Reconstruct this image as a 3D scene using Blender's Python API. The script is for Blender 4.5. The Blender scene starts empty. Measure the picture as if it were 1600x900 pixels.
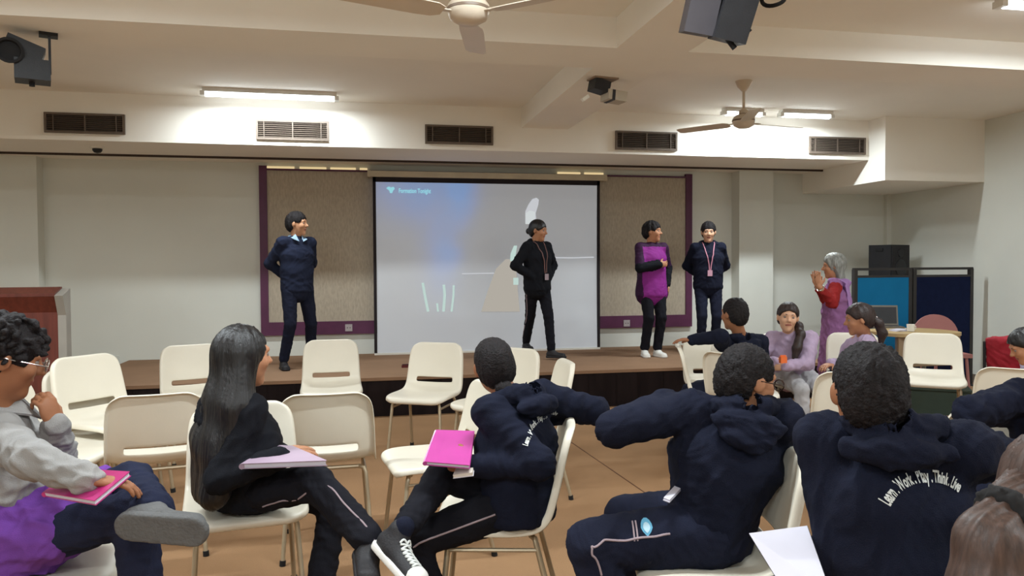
import bpy, bmesh, math, random
import numpy as np
from mathutils import Vector, Matrix
from mathutils.bvhtree import BVHTree

random.seed(7)
np.random.seed(7)
scene = bpy.context.scene
col = scene.collection
PI = math.pi

# ------------------------------------------------------------------ camera
FPX = 1200.0                      # focal length in pixels of the 1600x900 frame
CAM = Vector((0.0, 0.0, 1.38))
YAW, PITCH, ROLL = math.radians(11.5), math.atan(35 / FPX), math.radians(0.29)
FWD = Vector((math.sin(YAW) * math.cos(PITCH), math.cos(YAW) * math.cos(PITCH), -math.sin(PITCH)))
_r0 = Vector((math.cos(YAW), -math.sin(YAW), 0))
_u0 = _r0.cross(FWD)
RGT = _r0 * math.cos(ROLL) - _u0 * math.sin(ROLL)
UPV = RGT.cross(FWD)
cam_data = bpy.data.cameras.new('camera')
cam_data.sensor_width = 36.0
cam_data.lens = FPX * 36.0 / 1600.0
cam_data.clip_start = 0.05
cam = bpy.data.objects.new('camera', cam_data)
col.objects.link(cam)
cam.matrix_world = Matrix(((RGT.x, UPV.x, -FWD.x, CAM.x), (RGT.y, UPV.y, -FWD.y, CAM.y),
                           (RGT.z, UPV.z, -FWD.z, CAM.z), (0, 0, 0, 1)))
scene.camera = cam

# ------------------------------------------------------------------ world, exposure
world = bpy.data.worlds.new('world')
scene.world = world
world.use_nodes = True
world.node_tree.nodes['Background'].inputs[0].default_value = (0.9, 0.95, 1.0, 1)
world.node_tree.nodes['Background'].inputs[1].default_value = 0.02
scene.view_settings.view_transform = 'Standard'
scene.view_settings.look = 'None'
scene.view_settings.gamma = 1.0
scene.view_settings.use_curve_mapping = False
scene.view_settings.exposure = 0.0
scene.cycles.use_denoising = True
scene.cycles.max_bounces = 8
scene.cycles.diffuse_bounces = 5
LAMP_W = 52.0                     # watts of one ceiling tube fitting
LAMP_COL = (0.90, 1.0, 1.05)


# ------------------------------------------------------------------ where a pixel of the photo lies in the room
def ray(px, py):
    return FWD + RGT * ((px - 800) / FPX) + UPV * ((450 - py) / FPX)

def P(px, py, d):                 # at depth d
    return CAM + ray(px, py) * d

def on_z(px, py, z=0.0):
    r = ray(px, py)
    return CAM + r * ((z - CAM.z) / r.z)

def on_y(px, py, y):
    r = ray(px, py)
    return CAM + r * (y / r.y)

def on_x(px, py, x):
    r = ray(px, py)
    return CAM + r * (x / r.x)


# ------------------------------------------------------------------ materials
def lin(c):
    def f(v):
        v /= 255.0
        return v / 12.92 if v <= 0.04045 else ((v + 0.055) / 1.055) ** 2.4
    return (f(c[0]), f(c[1]), f(c[2]), 1.0)

MATS = {}
def mat(name, c, rough=0.6, var=0.08, vscale=6.0, bump=0.0, bscale=80.0, metal=0.0, spec=0.4, c2=None, stretch=None,
        sheen=0.0, coat=0.0):
    if name in MATS:
        return MATS[name]
    m = bpy.data.materials.new(name)
    m.use_nodes = True
    nt = m.node_tree
    b = nt.nodes['Principled BSDF']
    b.inputs['Roughness'].default_value = rough
    b.inputs['Metallic'].default_value = metal
    b.inputs['Specular IOR Level'].default_value = spec
    b.inputs['Sheen Weight'].default_value = sheen
    b.inputs['Coat Weight'].default_value = coat
    tc = nt.nodes.new('ShaderNodeTexCoord')
    src = tc.outputs['Object']
    if stretch:
        mp = nt.nodes.new('ShaderNodeMapping')
        mp.inputs['Scale'].default_value = stretch
        nt.links.new(src, mp.inputs['Vector'])
        src = mp.outputs['Vector']
    a = lin(c)
    n = nt.nodes.new('ShaderNodeTexNoise')
    n.inputs['Scale'].default_value = vscale
    n.inputs['Detail'].default_value = 5
    nt.links.new(src, n.inputs['Vector'])
    rmp = nt.nodes.new('ShaderNodeValToRGB')
    rmp.color_ramp.elements[0].position = 0.3
    rmp.color_ramp.elements[1].position = 0.7
    if c2:
        k = lin(c2)
        rmp.color_ramp.elements[0].color = k
        rmp.color_ramp.elements[1].color = a
    else:
        rmp.color_ramp.elements[0].color = (a[0] * (1 - var), a[1] * (1 - var), a[2] * (1 - var), 1)
        rmp.color_ramp.elements[1].color = (min(a[0] * (1 + var), 1), min(a[1] * (1 + var), 1), min(a[2] * (1 + var), 1), 1)
    nt.links.new(n.outputs['Fac'], rmp.inputs['Fac'])
    nt.links.new(rmp.outputs['Color'], b.inputs['Base Color'])
    if bump > 0:
        n2 = nt.nodes.new('ShaderNodeTexNoise')
        n2.inputs['Scale'].default_value = bscale
        n2.inputs['Detail'].default_value = 3
        nt.links.new(src, n2.inputs['Vector'])
        bp = nt.nodes.new('ShaderNodeBump')
        bp.inputs['Strength'].default_value = bump
        bp.inputs['Distance'].default_value = 0.01
        nt.links.new(n2.outputs['Fac'], bp.inputs['Height'])
        nt.links.new(bp.outputs['Normal'], b.inputs['Normal'])
    MATS[name] = m
    return m

def emit(name, c, strength):
    if name in MATS:
        return MATS[name]
    m = bpy.data.materials.new(name)
    m.use_nodes = True
    nt = m.node_tree
    nt.nodes.remove(nt.nodes['Principled BSDF'])
    e = nt.nodes.new('ShaderNodeEmission')
    e.inputs[0].default_value = c if len(c) == 4 else lin(c)
    e.inputs[1].default_value = strength
    nt.links.new(e.outputs[0], nt.nodes['Material Output'].inputs[0])
    MATS[name] = m
    return m

M_WALL = mat('wall_paint', (214, 215, 206), 0.75, 0.03, 1.5, 0.04, 60)
M_CEIL = mat('ceiling_paint', (240, 236, 227), 0.8, 0.03, 1.2, 0.04, 50)
M_FLOOR = mat('floor_carpet', (154, 120, 88), 0.95, 0.10, 1.6, 0.5, 260, spec=0.1)
M_STAGE = mat('stage_carpet', (146, 116, 92), 0.95, 0.10, 2.0, 0.5, 260, spec=0.1)
M_SKIRT = mat('stage_skirt_cloth', (34, 27, 27), 0.9, 0.25, 9, 0.5, 30, spec=0.1, stretch=(1, 1, 0.25))
M_CREAM = mat('cream_plastic', (224, 217, 200), 0.38, 0.025, 5, 0.05, 250, spec=0.5)
M_TUBE = mat('painted_steel_tube', (178, 162, 136), 0.35, 0.05, 12, metal=0.45)
M_RUBBER = mat('black_rubber', (26, 25, 26), 0.8, 0.1)
M_BLACK = mat('black_metal', (30, 30, 33), 0.5, 0.15, 20, 0.1, 150)
M_WHITEP = mat('white_plastic', (225, 222, 212), 0.4, 0.03)
M_GREY = mat('grey_metal', (132, 130, 126), 0.45, 0.06, 10, metal=0.5)
M_CHROME = mat('chrome', (200, 200, 200), 0.2, 0.02, 10, metal=1.0)


# ------------------------------------------------------------------ objects
def tag(o, label=None, cat=None, group=None, kind=None):
    if label: o['label'] = label
    if cat: o['category'] = cat
    if group: o['group'] = group
    if kind: o['kind'] = kind
    return o

def empty(name, loc, rz=0.0, label=None, cat=None, group=None):
    o = bpy.data.objects.new(name, None)
    o.empty_display_size = 0.1
    col.objects.link(o)
    o.location = loc
    o.rotation_euler = (0, 0, rz)
    return tag(o, label, cat, group)

def link(name, me, m=None, parent=None, smooth=False):
    if m is not None:
        me.materials.clear()
        for mm in (m if isinstance(m, (list, tuple)) else [m]):
            me.materials.append(mm)
    if smooth:
        me.polygons.foreach_set('use_smooth', [True] * len(me.polygons))
    o = bpy.data.objects.new(name, me)
    col.objects.link(o)
    if parent is not None:
        o.parent = parent
    return o

def build(name, bm, m, parent=None, smooth=False, bevel=0.0, seg=2, kind=None):
    if bevel > 0:
        es = [e for e in bm.edges if len(e.link_faces) == 2 and e.calc_face_angle(0) > 0.6]
        bmesh.ops.bevel(bm, geom=es, offset=bevel, segments=seg, profile=0.6, affect='EDGES', clamp_overlap=True)
    bmesh.ops.recalc_face_normals(bm, faces=bm.faces)
    me = bpy.data.meshes.new(name)
    bm.to_mesh(me)
    bm.free()
    o = link(name, me, m, parent)
    if smooth:
        me.polygons.foreach_set('use_smooth', [True] * len(me.polygons))
        try:
            me.set_sharp_from_angle(angle=math.radians(42))
        except Exception:
            pass
    if kind:
        o['kind'] = kind
    return o

def copy_tree(o, parent=None):
    c = o.copy()
    col.objects.link(c)
    c.parent = parent
    for ch in list(o.children):
        copy_tree(ch, c)
    return c

def box(bm, c, s, rot=None):
    vs = []
    for x in (-1, 1):
        for y in (-1, 1):
            for z in (-1, 1):
                v = Vector((x * s[0] / 2, y * s[1] / 2, z * s[2] / 2))
                if rot is not None:
                    v = rot @ v
                vs.append(bm.verts.new(v + Vector(c)))
    for f in ((0, 1, 3, 2), (4, 6, 7, 5), (0, 4, 5, 1), (2, 3, 7, 6), (0, 2, 6, 4), (1, 5, 7, 3)):
        bm.faces.new([vs[i] for i in f])
    return bm

def boxmm(bm, a, b):
    a, b = Vector(a), Vector(b)
    return box(bm, (a + b) / 2, (abs(b.x - a.x), abs(b.y - a.y), abs(b.z - a.z)))

def frame_of(t):
    t = t.normalized()
    s = Vector((0, 0, 1)) if abs(t.z) < 0.9 else Vector((1, 0, 0))
    u = t.cross(s).normalized()
    return u, t.cross(u).normalized()

def tube(bm, pts, r, seg=10, cap=True):
    pts = [Vector(p) for p in pts]
    rs = r if isinstance(r, (list, tuple)) else [r] * len(pts)
    rings = []
    u = None
    for i, p in enumerate(pts):
        t = (pts[min(i + 1, len(pts) - 1)] - pts[max(i - 1, 0)])
        if t.length < 1e-9:
            t = Vector((0, 0, 1))
        t.normalize()
        if u is None:
            u, v = frame_of(t)
        else:
            u = (u - t * u.dot(t)).normalized()
            v = t.cross(u)
        rings.append([bm.verts.new(p + (u * math.cos(2 * PI * k / seg) + v * math.sin(2 * PI * k / seg)) * rs[i]) for k in range(seg)])
    for a, b in zip(rings, rings[1:]):
        for k in range(seg):
            bm.faces.new((a[k], a[(k + 1) % seg], b[(k + 1) % seg], b[k]))
    if cap:
        bm.faces.new(rings[0][::-1])
        bm.faces.new(rings[-1])
    return bm

def lathe(bm, prof, seg=20, M=None):
    M = M or Matrix()
    rings = []
    for r, z in prof:
        if r < 1e-6:
            rings.append([bm.verts.new(M @ Vector((0, 0, z)))])
        else:
            rings.append([bm.verts.new(M @ Vector((r * math.cos(2 * PI * k / seg), r * math.sin(2 * PI * k / seg), z))) for k in range(seg)])
    for a, b in zip(rings, rings[1:]):
        for k in range(seg):
            k2 = (k + 1) % seg
            if len(a) == 1 and len(b) == 1:
                continue
            if len(a) == 1:
                bm.faces.new((a[0], b[k2], b[k]))
            elif len(b) == 1:
                bm.faces.new((a[k], a[k2], b[0]))
            else:
                bm.faces.new((a[k], a[k2], b[k2], b[k]))
    for ring, flip in ((rings[0], True), (rings[-1], False)):
        if len(ring) > 2:
            bm.faces.new(ring[::-1] if flip else ring)
    return bm

def prism(bm, pts, n):
    """pts: closed loop of 3D points, extruded by vector n"""
    a = [bm.verts.new(Vector(p)) for p in pts]
    b = [bm.verts.new(Vector(p) + Vector(n)) for p in pts]
    bm.faces.new(a)
    bm.faces.new(b[::-1])
    k = len(pts)
    for i in range(k):
        bm.faces.new((a[i], b[i], b[(i + 1) % k], a[(i + 1) % k]))
    return bm

def axes(x, y, z):
    return Matrix(((x[0], y[0], z[0]), (x[1], y[1], z[1]), (x[2], y[2], z[2])))

def nb():
    return bmesh.new()

# ================================================================== THE ROOM
WY, FY = 9.10, 7.13               # back wall, stage front
SZ = 0.36                         # stage height
BY, BZ, CZ = 7.78, 2.556, 3.0     # bulkhead front, bulkhead underside, ceiling
XL, XR, YB = -6.2, 7.0, -4.2      # left wall, right wall, wall behind the camera

def struct(name, bm, m, **k):
    o = build(name, bm, m, **k)
    o['kind'] = 'structure'
    return o

struct('floor', boxmm(nb(), (XL, YB, -0.1), (XR, WY, 0)), M_FLOOR)
struct('ceiling', boxmm(nb(), (XL, YB, CZ), (XR, WY, CZ + 0.1)), M_CEIL)
struct('wall_back', boxmm(nb(), (XL, WY, 0), (XR, WY + 0.1, CZ)), M_WALL)
struct('wall_left', boxmm(nb(), (XL - 0.1, YB, 0), (XL, WY, CZ)), M_WALL)
struct('wall_right', boxmm(nb(), (XR, YB, 0), (XR + 0.1, WY, CZ)), M_WALL)
struct('wall_front', boxmm(nb(), (XL, YB - 0.1, 0), (XR, YB, CZ)), M_WALL)

# ceiling beams
bx0 = on_z(960, 78, 2.8).x
struct('trim_1', boxmm(nb(), (XL, 4.83, 2.8), (XR, 5.35, CZ)), M_CEIL, bevel=0.008)
struct('trim_2', boxmm(nb(), (bx0, 5.35, 2.8), (bx0 + 0.5, BY, CZ)), M_CEIL, bevel=0.008)
struct('trim_3', boxmm(nb(), (bx0, YB, 2.8), (bx0 + 0.5, 4.83, CZ)), M_CEIL, bevel=0.008)
struct('trim_4', boxmm(nb(), (XL, 0.6, 2.8), (bx0, 1.1, CZ)), M_CEIL, bevel=0.008)
# bulkhead with the air vents, and the box in the right corner
BXR = on_y(1383, 260, 7.5).x
struct('trim_5', boxmm(nb(), (XL, BY, BZ), (BXR, WY, CZ)), M_CEIL, bevel=0.006)
struct('trim_6', boxmm(nb(), (BXR, 7.5, 2.30), (XR, WY, CZ)), M_CEIL, bevel=0.006)
# dark curtain track under the bulkhead, a second one on the wall at the right
ty = on_z(640, 251, BZ).y
struct('trim_7', boxmm(nb(), (XL + 0.02, ty - 0.012, BZ - 0.022), (on_z(1287, 267, BZ).x, ty + 0.012, BZ)), mat('dark_track', (58, 42, 32), 0.6))
struct('trim_8', boxmm(nb(), (on_y(1297, 296, WY - 0.03).x, WY - 0.03, on_y(1360, 298, WY).z), (XR - 0.03, WY, on_y(1360, 294, WY).z)), MATS['dark_track'])
# pillars on the back wall
struct('wall_pillar_right', boxmm(nb(), (on_y(1155, 400, 8.9).x, 8.9, 0), (on_y(1208, 400, 8.9).x, WY, BZ)), M_WALL, bevel=0.006)
struct('wall_pillar_left', boxmm(nb(), (XL, 8.93, 0), (on_y(60, 400, 8.93).x, WY, BZ)), M_WALL, bevel=0.006)
struct('trim_9', boxmm(nb(), (XR - 0.07, WY - 0.07, 0), (XR, WY, 2.30)), M_WALL, bevel=0.01)   # corner pipe casing
struct('baseboard_right', boxmm(nb(), (XR - 0.015, YB, 0), (XR, WY - 0.07, 0.1)), mat('baseboard_grey', (112, 100, 88), 0.6))

# carpet joint on the floor
a, b = on_z(888, 688, 0.0), on_z(1015, 775, 0.0)
dv = (b - a).normalized()
sv = Vector((-dv.y, dv.x, 0)) * 0.004
struct('trim_10', prism(nb(), [a - sv, b - sv, b + sv, a + sv], (0, 0, 0.002)), mat('carpet_joint', (96, 62, 40), 0.95))

# ------------------------------------------------------------------ stage
sx0 = on_z(200, 563.6, SZ).x
sx1 = 4.85
st = empty('stage', ((sx0 + sx1) / 2, FY, 0), 0, 'low platform stage with brown carpet top and black skirt along the back wall', 'stage')
def S(v): return Vector(v) - st.location
build('platform_top', boxmm(nb(), S((sx0, FY - 0.015, SZ - 0.03)), S((sx1, WY - 0.001, SZ))), M_STAGE, st, bevel=0.006)
build('front_skirt', boxmm(nb(), S((sx0 + 0.01, FY, 0)), S((sx1 - 0.01, FY + 0.04, SZ - 0.03))), M_SKIRT, st)
for x in (sx0 + 0.01, sx1 - 0.05):
    build('side_skirt', boxmm(nb(), S((x, FY + 0.04, 0)), S((x + 0.04, WY - 0.001, SZ - 0.03))), M_SKIRT, st)
bm = nb()
x = sx0 + 0.3
while x < sx1 - 0.1:                       # pleats of the skirt
    tube(bm, [S((x, FY - 0.002, 0.004)), S((x + random.uniform(-.01, .01), FY - 0.002, SZ - 0.032))], 0.006, 6)
    x += random.uniform(0.22, 0.4)
build('skirt_pleats', bm, M_SKIRT, st, kind='stuff')

# ------------------------------------------------------------------ the blinded window behind the screen
M_PURPLE = mat('purple_frame_paint', (86, 40, 70), 0.5, 0.12, 8)
M_BLIND = mat('brown_blind_fabric', (178, 166, 148), 0.9, 0.12, 60, 0.3, 300, spec=0.1, stretch=(1, 1, 0.3))
fx0, fx1 = on_y(407, 400, WY).x, on_y(1079, 400, WY).x
fz1, fz0 = on_y(740, 266, WY).z, on_y(740, 517, WY).z
win = empty('window_1', ((fx0 + fx1) / 2, WY, fz0), 0)
win['kind'] = 'structure'
def Wn(v): return Vector(v) - win.location
fw = 0.085
def bar(nm, a, b, m=M_PURPLE, bev=0.008):
    return build(nm, boxmm(nb(), Wn(a), Wn(b)), m, win, bevel=bev)
bar('frame_bottom', (fx0, WY - 0.05, fz0), (fx1, WY, fz0 + 0.15))
bar('frame_side', (fx0, WY - 0.05, fz0 + 0.15), (fx0 + fw, WY, fz1))
bar('frame_side', (fx1 - fw, WY - 0.05, fz0 + 0.15), (fx1, WY, fz1))
mx = (fx0 + fx1) / 2
bar('blind', (fx0 + fw, WY - 0.03, fz0 + 0.15), (mx - 0.005, WY - 0.012, fz1 - 0.05), M_BLIND, 0.003)
bar('blind', (mx + 0.005, WY - 0.03, fz0 + 0.15), (fx1 - fw, WY - 0.012, fz1 - 0.05), M_BLIND, 0.003)
bar('frame_top', (fx0 + fw, WY - 0.05, fz1 - 0.05), (fx1 - fw, WY - 0.012, fz1 - 0.03), M_PURPLE, 0.004)
# daylight slits over the blinds
for x0, x1, yy in ((417, 460, 262), (468, 510, 263), (516, 556, 264), (562, 574, 265), (871, 907, 270), (913, 943, 270.6)):
    p0, p1 = on_y(x0, yy, WY - 0.02), on_y(x1, yy, WY - 0.02)
    build('daylight_slit', boxmm(nb(), Wn((p0.x, WY - 0.02, fz1 - 0.028)), Wn((p1.x, WY - 0.012, fz1 - 0.002))), emit('daylight_gap', (255, 226, 170), 0.75), win)
M_SOCK = mat('socket_grey', (170, 160, 160), 0.5)
for px, py in ((545, 512), (979, 505)):
    p = on_y(px, py, WY - 0.05)
    o = build('wall_socket', boxmm(nb(), (-0.04, -0.012, -0.04), (0.04, 0, 0.04)), M_SOCK, bevel=0.006)
    o.location = p
    bm = nb()
    for dx in (-0.015, 0.015):
        tube(bm, [(dx, -0.0121, 0), (dx, -0.0145, 0)], 0.006, 8)
    build('socket_holes', bm, M_BLACK, o)
    tag(o, 'small grey socket plate on the purple sill left of the screen' if px < 700 else 'small grey socket plate on the purple sill right of the screen', 'socket')
p = on_y(177, 563, WY)
o = build('wall_socket', boxmm(nb(), (-0.06, -0.012, -0.05), (0.06, 0, 0.05)), M_WALL, bevel=0.006)
o.location = p
build('switch_rocker', boxmm(nb(), (-0.03, -0.016, -0.02), (0.03, -0.011, 0.02)), M_WALL, o, bevel=0.003)
tag(o, 'cream wall socket low on the wall beside the left end of the stage', 'socket')

# ------------------------------------------------------------------ projection screen
SY = 8.93
q = [on_y(588, 283, SY), on_y(935, 291, SY), on_y(931, 543.5, SY), on_y(589, 551, SY)]
x0, x1 = (q[0].x + q[3].x) / 2, (q[1].x + q[2].x) / 2
z1, z0 = (q[0].z + q[1].z) / 2, SZ + 0.015
scr = empty('projection_screen', ((x0 + x1) / 2, SY, SZ), 0, 'white pull-down projection screen showing a pale blue slide at the centre of the stage', 'screen')
def Sc(v): return Vector(v) - scr.location
m = bpy.data.materials.new('projected_slide')
m.use_nodes = True
nt = m.node_tree
bs = nt.nodes['Principled BSDF']
bs.inputs['Base Color'].default_value = (0.5, 0.5, 0.5, 1)
bs.inputs['Roughness'].default_value = 0.9
bs.inputs['Specular IOR Level'].default_value = 0.1
tc = nt.nodes.new('ShaderNodeTexCoord')
def mnode(op, a, b=None):
    n = nt.nodes.new('ShaderNodeMath')
    n.operation = op
    for i, v in enumerate((a, b)):
        if v is None: continue
        if isinstance(v, (int, float)): n.inputs[i].default_value = v
        else: nt.links.new(v, n.inputs[i])
    return n.outputs[0]
sep = nt.nodes.new('ShaderNodeSeparateXYZ')
nt.links.new(tc.outputs['Object'], sep.inputs[0])
nz = nt.nodes.new('ShaderNodeTexNoise')
nz.inputs['Scale'].default_value = 1.7
nz.inputs['Detail'].default_value = 2
nz.inputs['Distortion'].default_value = 0.8
nt.links.new(tc.outputs['Object'], nz.inputs['Vector'])
W_, H_ = x1 - x0, z1 - z0
u_ = mnode('ADD', mnode('DIVIDE', sep.outputs[0], W_), 0.5)              # 0..1 left to right
v_ = mnode('DIVIDE', mnode('SUBTRACT', sep.outputs[2], z0 - SZ), H_)     # 0..1 bottom to top
# blue figure of the slide: strongest high up left of the middle
def blob(cu, cv, su, sv):
    a = mnode('POWER', mnode('DIVIDE', mnode('SUBTRACT', u_, cu), su), 2.0)
    b = mnode('POWER', mnode('DIVIDE', mnode('SUBTRACT', v_, cv), sv), 2.0)
    return mnode('POWER', 2.718, mnode('MULTIPLY', mnode('ADD', a, b), -1.0))
figure = mnode('ADD', mnode('ADD', mnode('MULTIPLY', blob(0.37, 0.93, 0.06, 0.14), 1.1), mnode('MULTIPLY', blob(0.28, 0.68, 0.08, 0.30), 0.42)),
               mnode('ADD', mnode('MULTIPLY', blob(0.16, 0.97, 0.20, 0.18), 0.62), mnode('MULTIPLY', blob(0.32, 0.58, 0.05, 0.07), 0.35)))
fig = mnode('MULTIPLY', figure, mnode('ADD', mnode('MULTIPLY', nz.outputs['Fac'], 1.3), 0.25))
rmp = nt.nodes.new('ShaderNodeValToRGB')
els = rmp.color_ramp.elements
els[0].position, els[0].color = 0.0, lin((150, 158, 168))
els[1].position, els[1].color = 1.0, lin((96, 168, 246))
e = els.new(0.35); e.color = lin((134, 162, 216))
nt.links.new(fig, rmp.inputs['Fac'])
nt.links.new(rmp.outputs['Color'], bs.inputs['Emission Color'])
bs.inputs['Emission Strength'].default_value = 0.42
M_SLIDE = m
M_LIGHT = emit('slide_white', (225, 245, 250), 0.85)
M_SCRBLK = mat('screen_black_border', (30, 22, 26), 0.8)
# sheet hangs with a slightly curled edge
bm = nb()
nx, nzv = 24, 12
grid = []
for j in range(nzv + 1):
    row = []
    for i in range(nx + 1):
        u, v = i / nx, j / nzv
        cy = 0.012 * math.sin(PI * v) * (2 * u - 1) ** 4
        row.append(bm.verts.new(Sc((x0 + u * W_, SY + cy, z0 + v * H_))))
    grid.append(row)
for j in range(nzv):
    for i in range(nx):
        bm.faces.new((grid[j][i], grid[j][i + 1], grid[j + 1][i + 1], grid[j + 1][i]))
r = bmesh.ops.extrude_face_region(bm, geom=list(bm.faces))
for v in r['geom']:
    if isinstance(v, bmesh.types.BMVert): v.co.y += 0.003
build('screen_sheet', bm, M_SLIDE, scr, smooth=True)
bm = nb()
boxmm(bm, Sc((x0 - 0.035, SY - 0.004, z0 - 0.01)), Sc((x0 - 0.002, SY + 0.018, z1 + 0.06)))
boxmm(bm, Sc((x1 + 0.002, SY - 0.004, z0 - 0.01)), Sc((x1 + 0.035, SY + 0.018, z1 + 0.06)))
boxmm(bm, Sc((x0 - 0.035, SY - 0.004, z1 + 0.002)), Sc((x1 + 0.035, SY + 0.018, z1 + 0.06)))
build('black_border', bm, M_SCRBLK, scr)
build('bottom_bar', boxmm(nb(), Sc((x0 - 0.035, SY - 0.012, SZ)), Sc((x1 + 0.035, SY + 0.012, SZ + 0.022))), M_WHITEP, scr, bevel=0.004)
c0, c1 = on_y(575, 272, SY - 0.06), on_y(948, 280, SY - 0.06)
cz0, cz1 = z1 + 0.055, on_y(760, 270, SY - 0.06).z
build('casing', boxmm(nb(), Sc((c0.x, SY - 0.06, cz0)), Sc((c1.x, SY + 0.08, cz1))), mat('casing_cream', (190, 176, 150), 0.5), scr, bevel=0.012)
for x in (c0.x, c1.x - 0.025):
    build('casing_cap', boxmm(nb(), Sc((x - 0.006, SY - 0.064, cz0 - 0.004)), Sc((x + 0.03, SY + 0.084, cz1 + 0.004))), MATS['casing_cream'], scr, bevel=0.012)
# printed white marks of the slide: strokes, glove shape, logo, lines
def decal(name, pts, m, th=0.0015, off=0.004):
    ps = [on_y(px, py, SY - off) for px, py in pts]
    return build(name, prism(nb(), [Sc(p) for p in ps], (0, -th, 0)), m, scr)
def stroke(name, pts, w, m):
    L, R = [], []
    for i, (x, y) in enumerate(pts):
        x2, y2 = pts[min(i + 1, len(pts) - 1)]
        x1_, y1_ = pts[max(i - 1, 0)]
        l = math.hypot(x2 - x1_, y2 - y1_)
        nx_, ny_ = -(y2 - y1_) / l * w / 2, (x2 - x1_) / l * w / 2
        L.append((x + nx_, y + ny_)); R.append((x - nx_, y - ny_))
    return decal(name, L + R[::-1], m)
M_STROKE = emit('slide_pale_green', (214, 240, 232), 0.75)
stroke('white_stroke', [(660.5, 442), (664, 462), (669, 487)], 4.0, M_STROKE)
stroke('white_stroke', [(683, 474), (684.5, 487)], 3, M_STROKE)
stroke('white_stroke', [(693.5, 445), (695, 460), (693, 487)], 4.2, M_STROKE)
stroke('white_stroke', [(709, 446), (708.5, 462), (705.5, 487)], 3.2, M_STROKE)
M_GLOVE = emit('slide_glove_grey', (196, 198, 202), 1.0)
decal('glove_shape', [(821, 346), (821, 330), (826, 319), (832, 311), (838, 309), (842, 312), (841, 320), (837, 333), (838, 346)], M_GLOVE)
decal('cuff_shape', [(821, 350), (821, 333), (828, 329), (836, 331), (836, 350)], emit('slide_cuff', (222, 228, 228), 0.85), off=0.006)
stroke('pale_line', [(860, 402.5), (893, 403), (928, 402)], 1.6, M_GLOVE)
stroke('pale_line', [(722, 428), (772, 427)], 1.6, M_GLOVE)
stroke('pale_line', [(858.5, 383), (857, 400), (855, 412)], 3, M_GLOVE)
decal('pale_patch', [(797, 408), (798, 396), (803, 384), (808, 384), (804, 408)], M_STROKE)
decal('pale_patch', [(802, 434), (810, 434), (810, 445), (802, 445)], M_STROKE)
decal('slide_shadow', [(752, 487), (762, 455), (775, 420), (790, 405), (805, 405), (812, 487)], emit('slide_beige', (176, 170, 160), 1.0), off=0.0035)
M_LOGO = emit('slide_logo', (160, 226, 236), 0.85)
decal('logo_mark', [(603.5, 294), (607, 291.5), (611, 293), (615, 291.8), (616.8, 295), (614, 298), (613, 301.5), (609.2, 301.5), (608.5, 298)], M_LOGO)

def text_mesh(s, size, thick=0.0, bold=0.0):
    cu = bpy.data.curves.new('text', 'FONT')
    cu.body = s
    cu.size = size
    cu.extrude = thick
    cu.offset = bold
    cu.resolution_u = 3
    cu.align_x = 'CENTER'
    ob = bpy.data.objects.new('text', cu)
    col.objects.link(ob)
    bpy.context.view_layer.update()
    me = bpy.data.meshes.new_from_object(ob.evaluated_get(bpy.context.evaluated_depsgraph_get()))
    bpy.data.objects.remove(ob)
    bpy.data.curves.remove(cu)
    return me
me = text_mesh('Formation Tonight', 0.072, 0.0006, 0.0012)
ta, tb = on_y(623, 298, SY - 0.005), on_y(673, 301.5, SY - 0.005)
xs = [v.co.x for v in me.vertices]
k = (tb.x - ta.x) / (max(xs) - min(xs))
me.transform(Matrix.Translation(Sc(((ta.x + tb.x) / 2, SY - 0.005, on_y(648, 301.5, SY).z))) @ Matrix.Rotation(PI / 2, 4, 'X') @ Matrix.Diagonal((k, 1, 1, 1)))
link('slide_title', me, M_LOGO, scr)
# small dark red board rubber lying on the stage
o = build('board_rubber', boxmm(nb(), (-0.06, -0.025, 0), (0.06, 0.025, 0.022)), mat('dark_red_felt', (92, 34, 34), 0.9), bevel=0.006)
o.location = on_z(637, 574, SZ)
build('rubber_grip', boxmm(nb(), (-0.055, -0.018, 0.022), (0.055, 0.018, 0.034)), mat('dark_red_grip', (70, 26, 28), 0.6), o, bevel=0.004)
tag(o, 'small dark red rubber lying on the stage below the screen', 'rubber')

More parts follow.
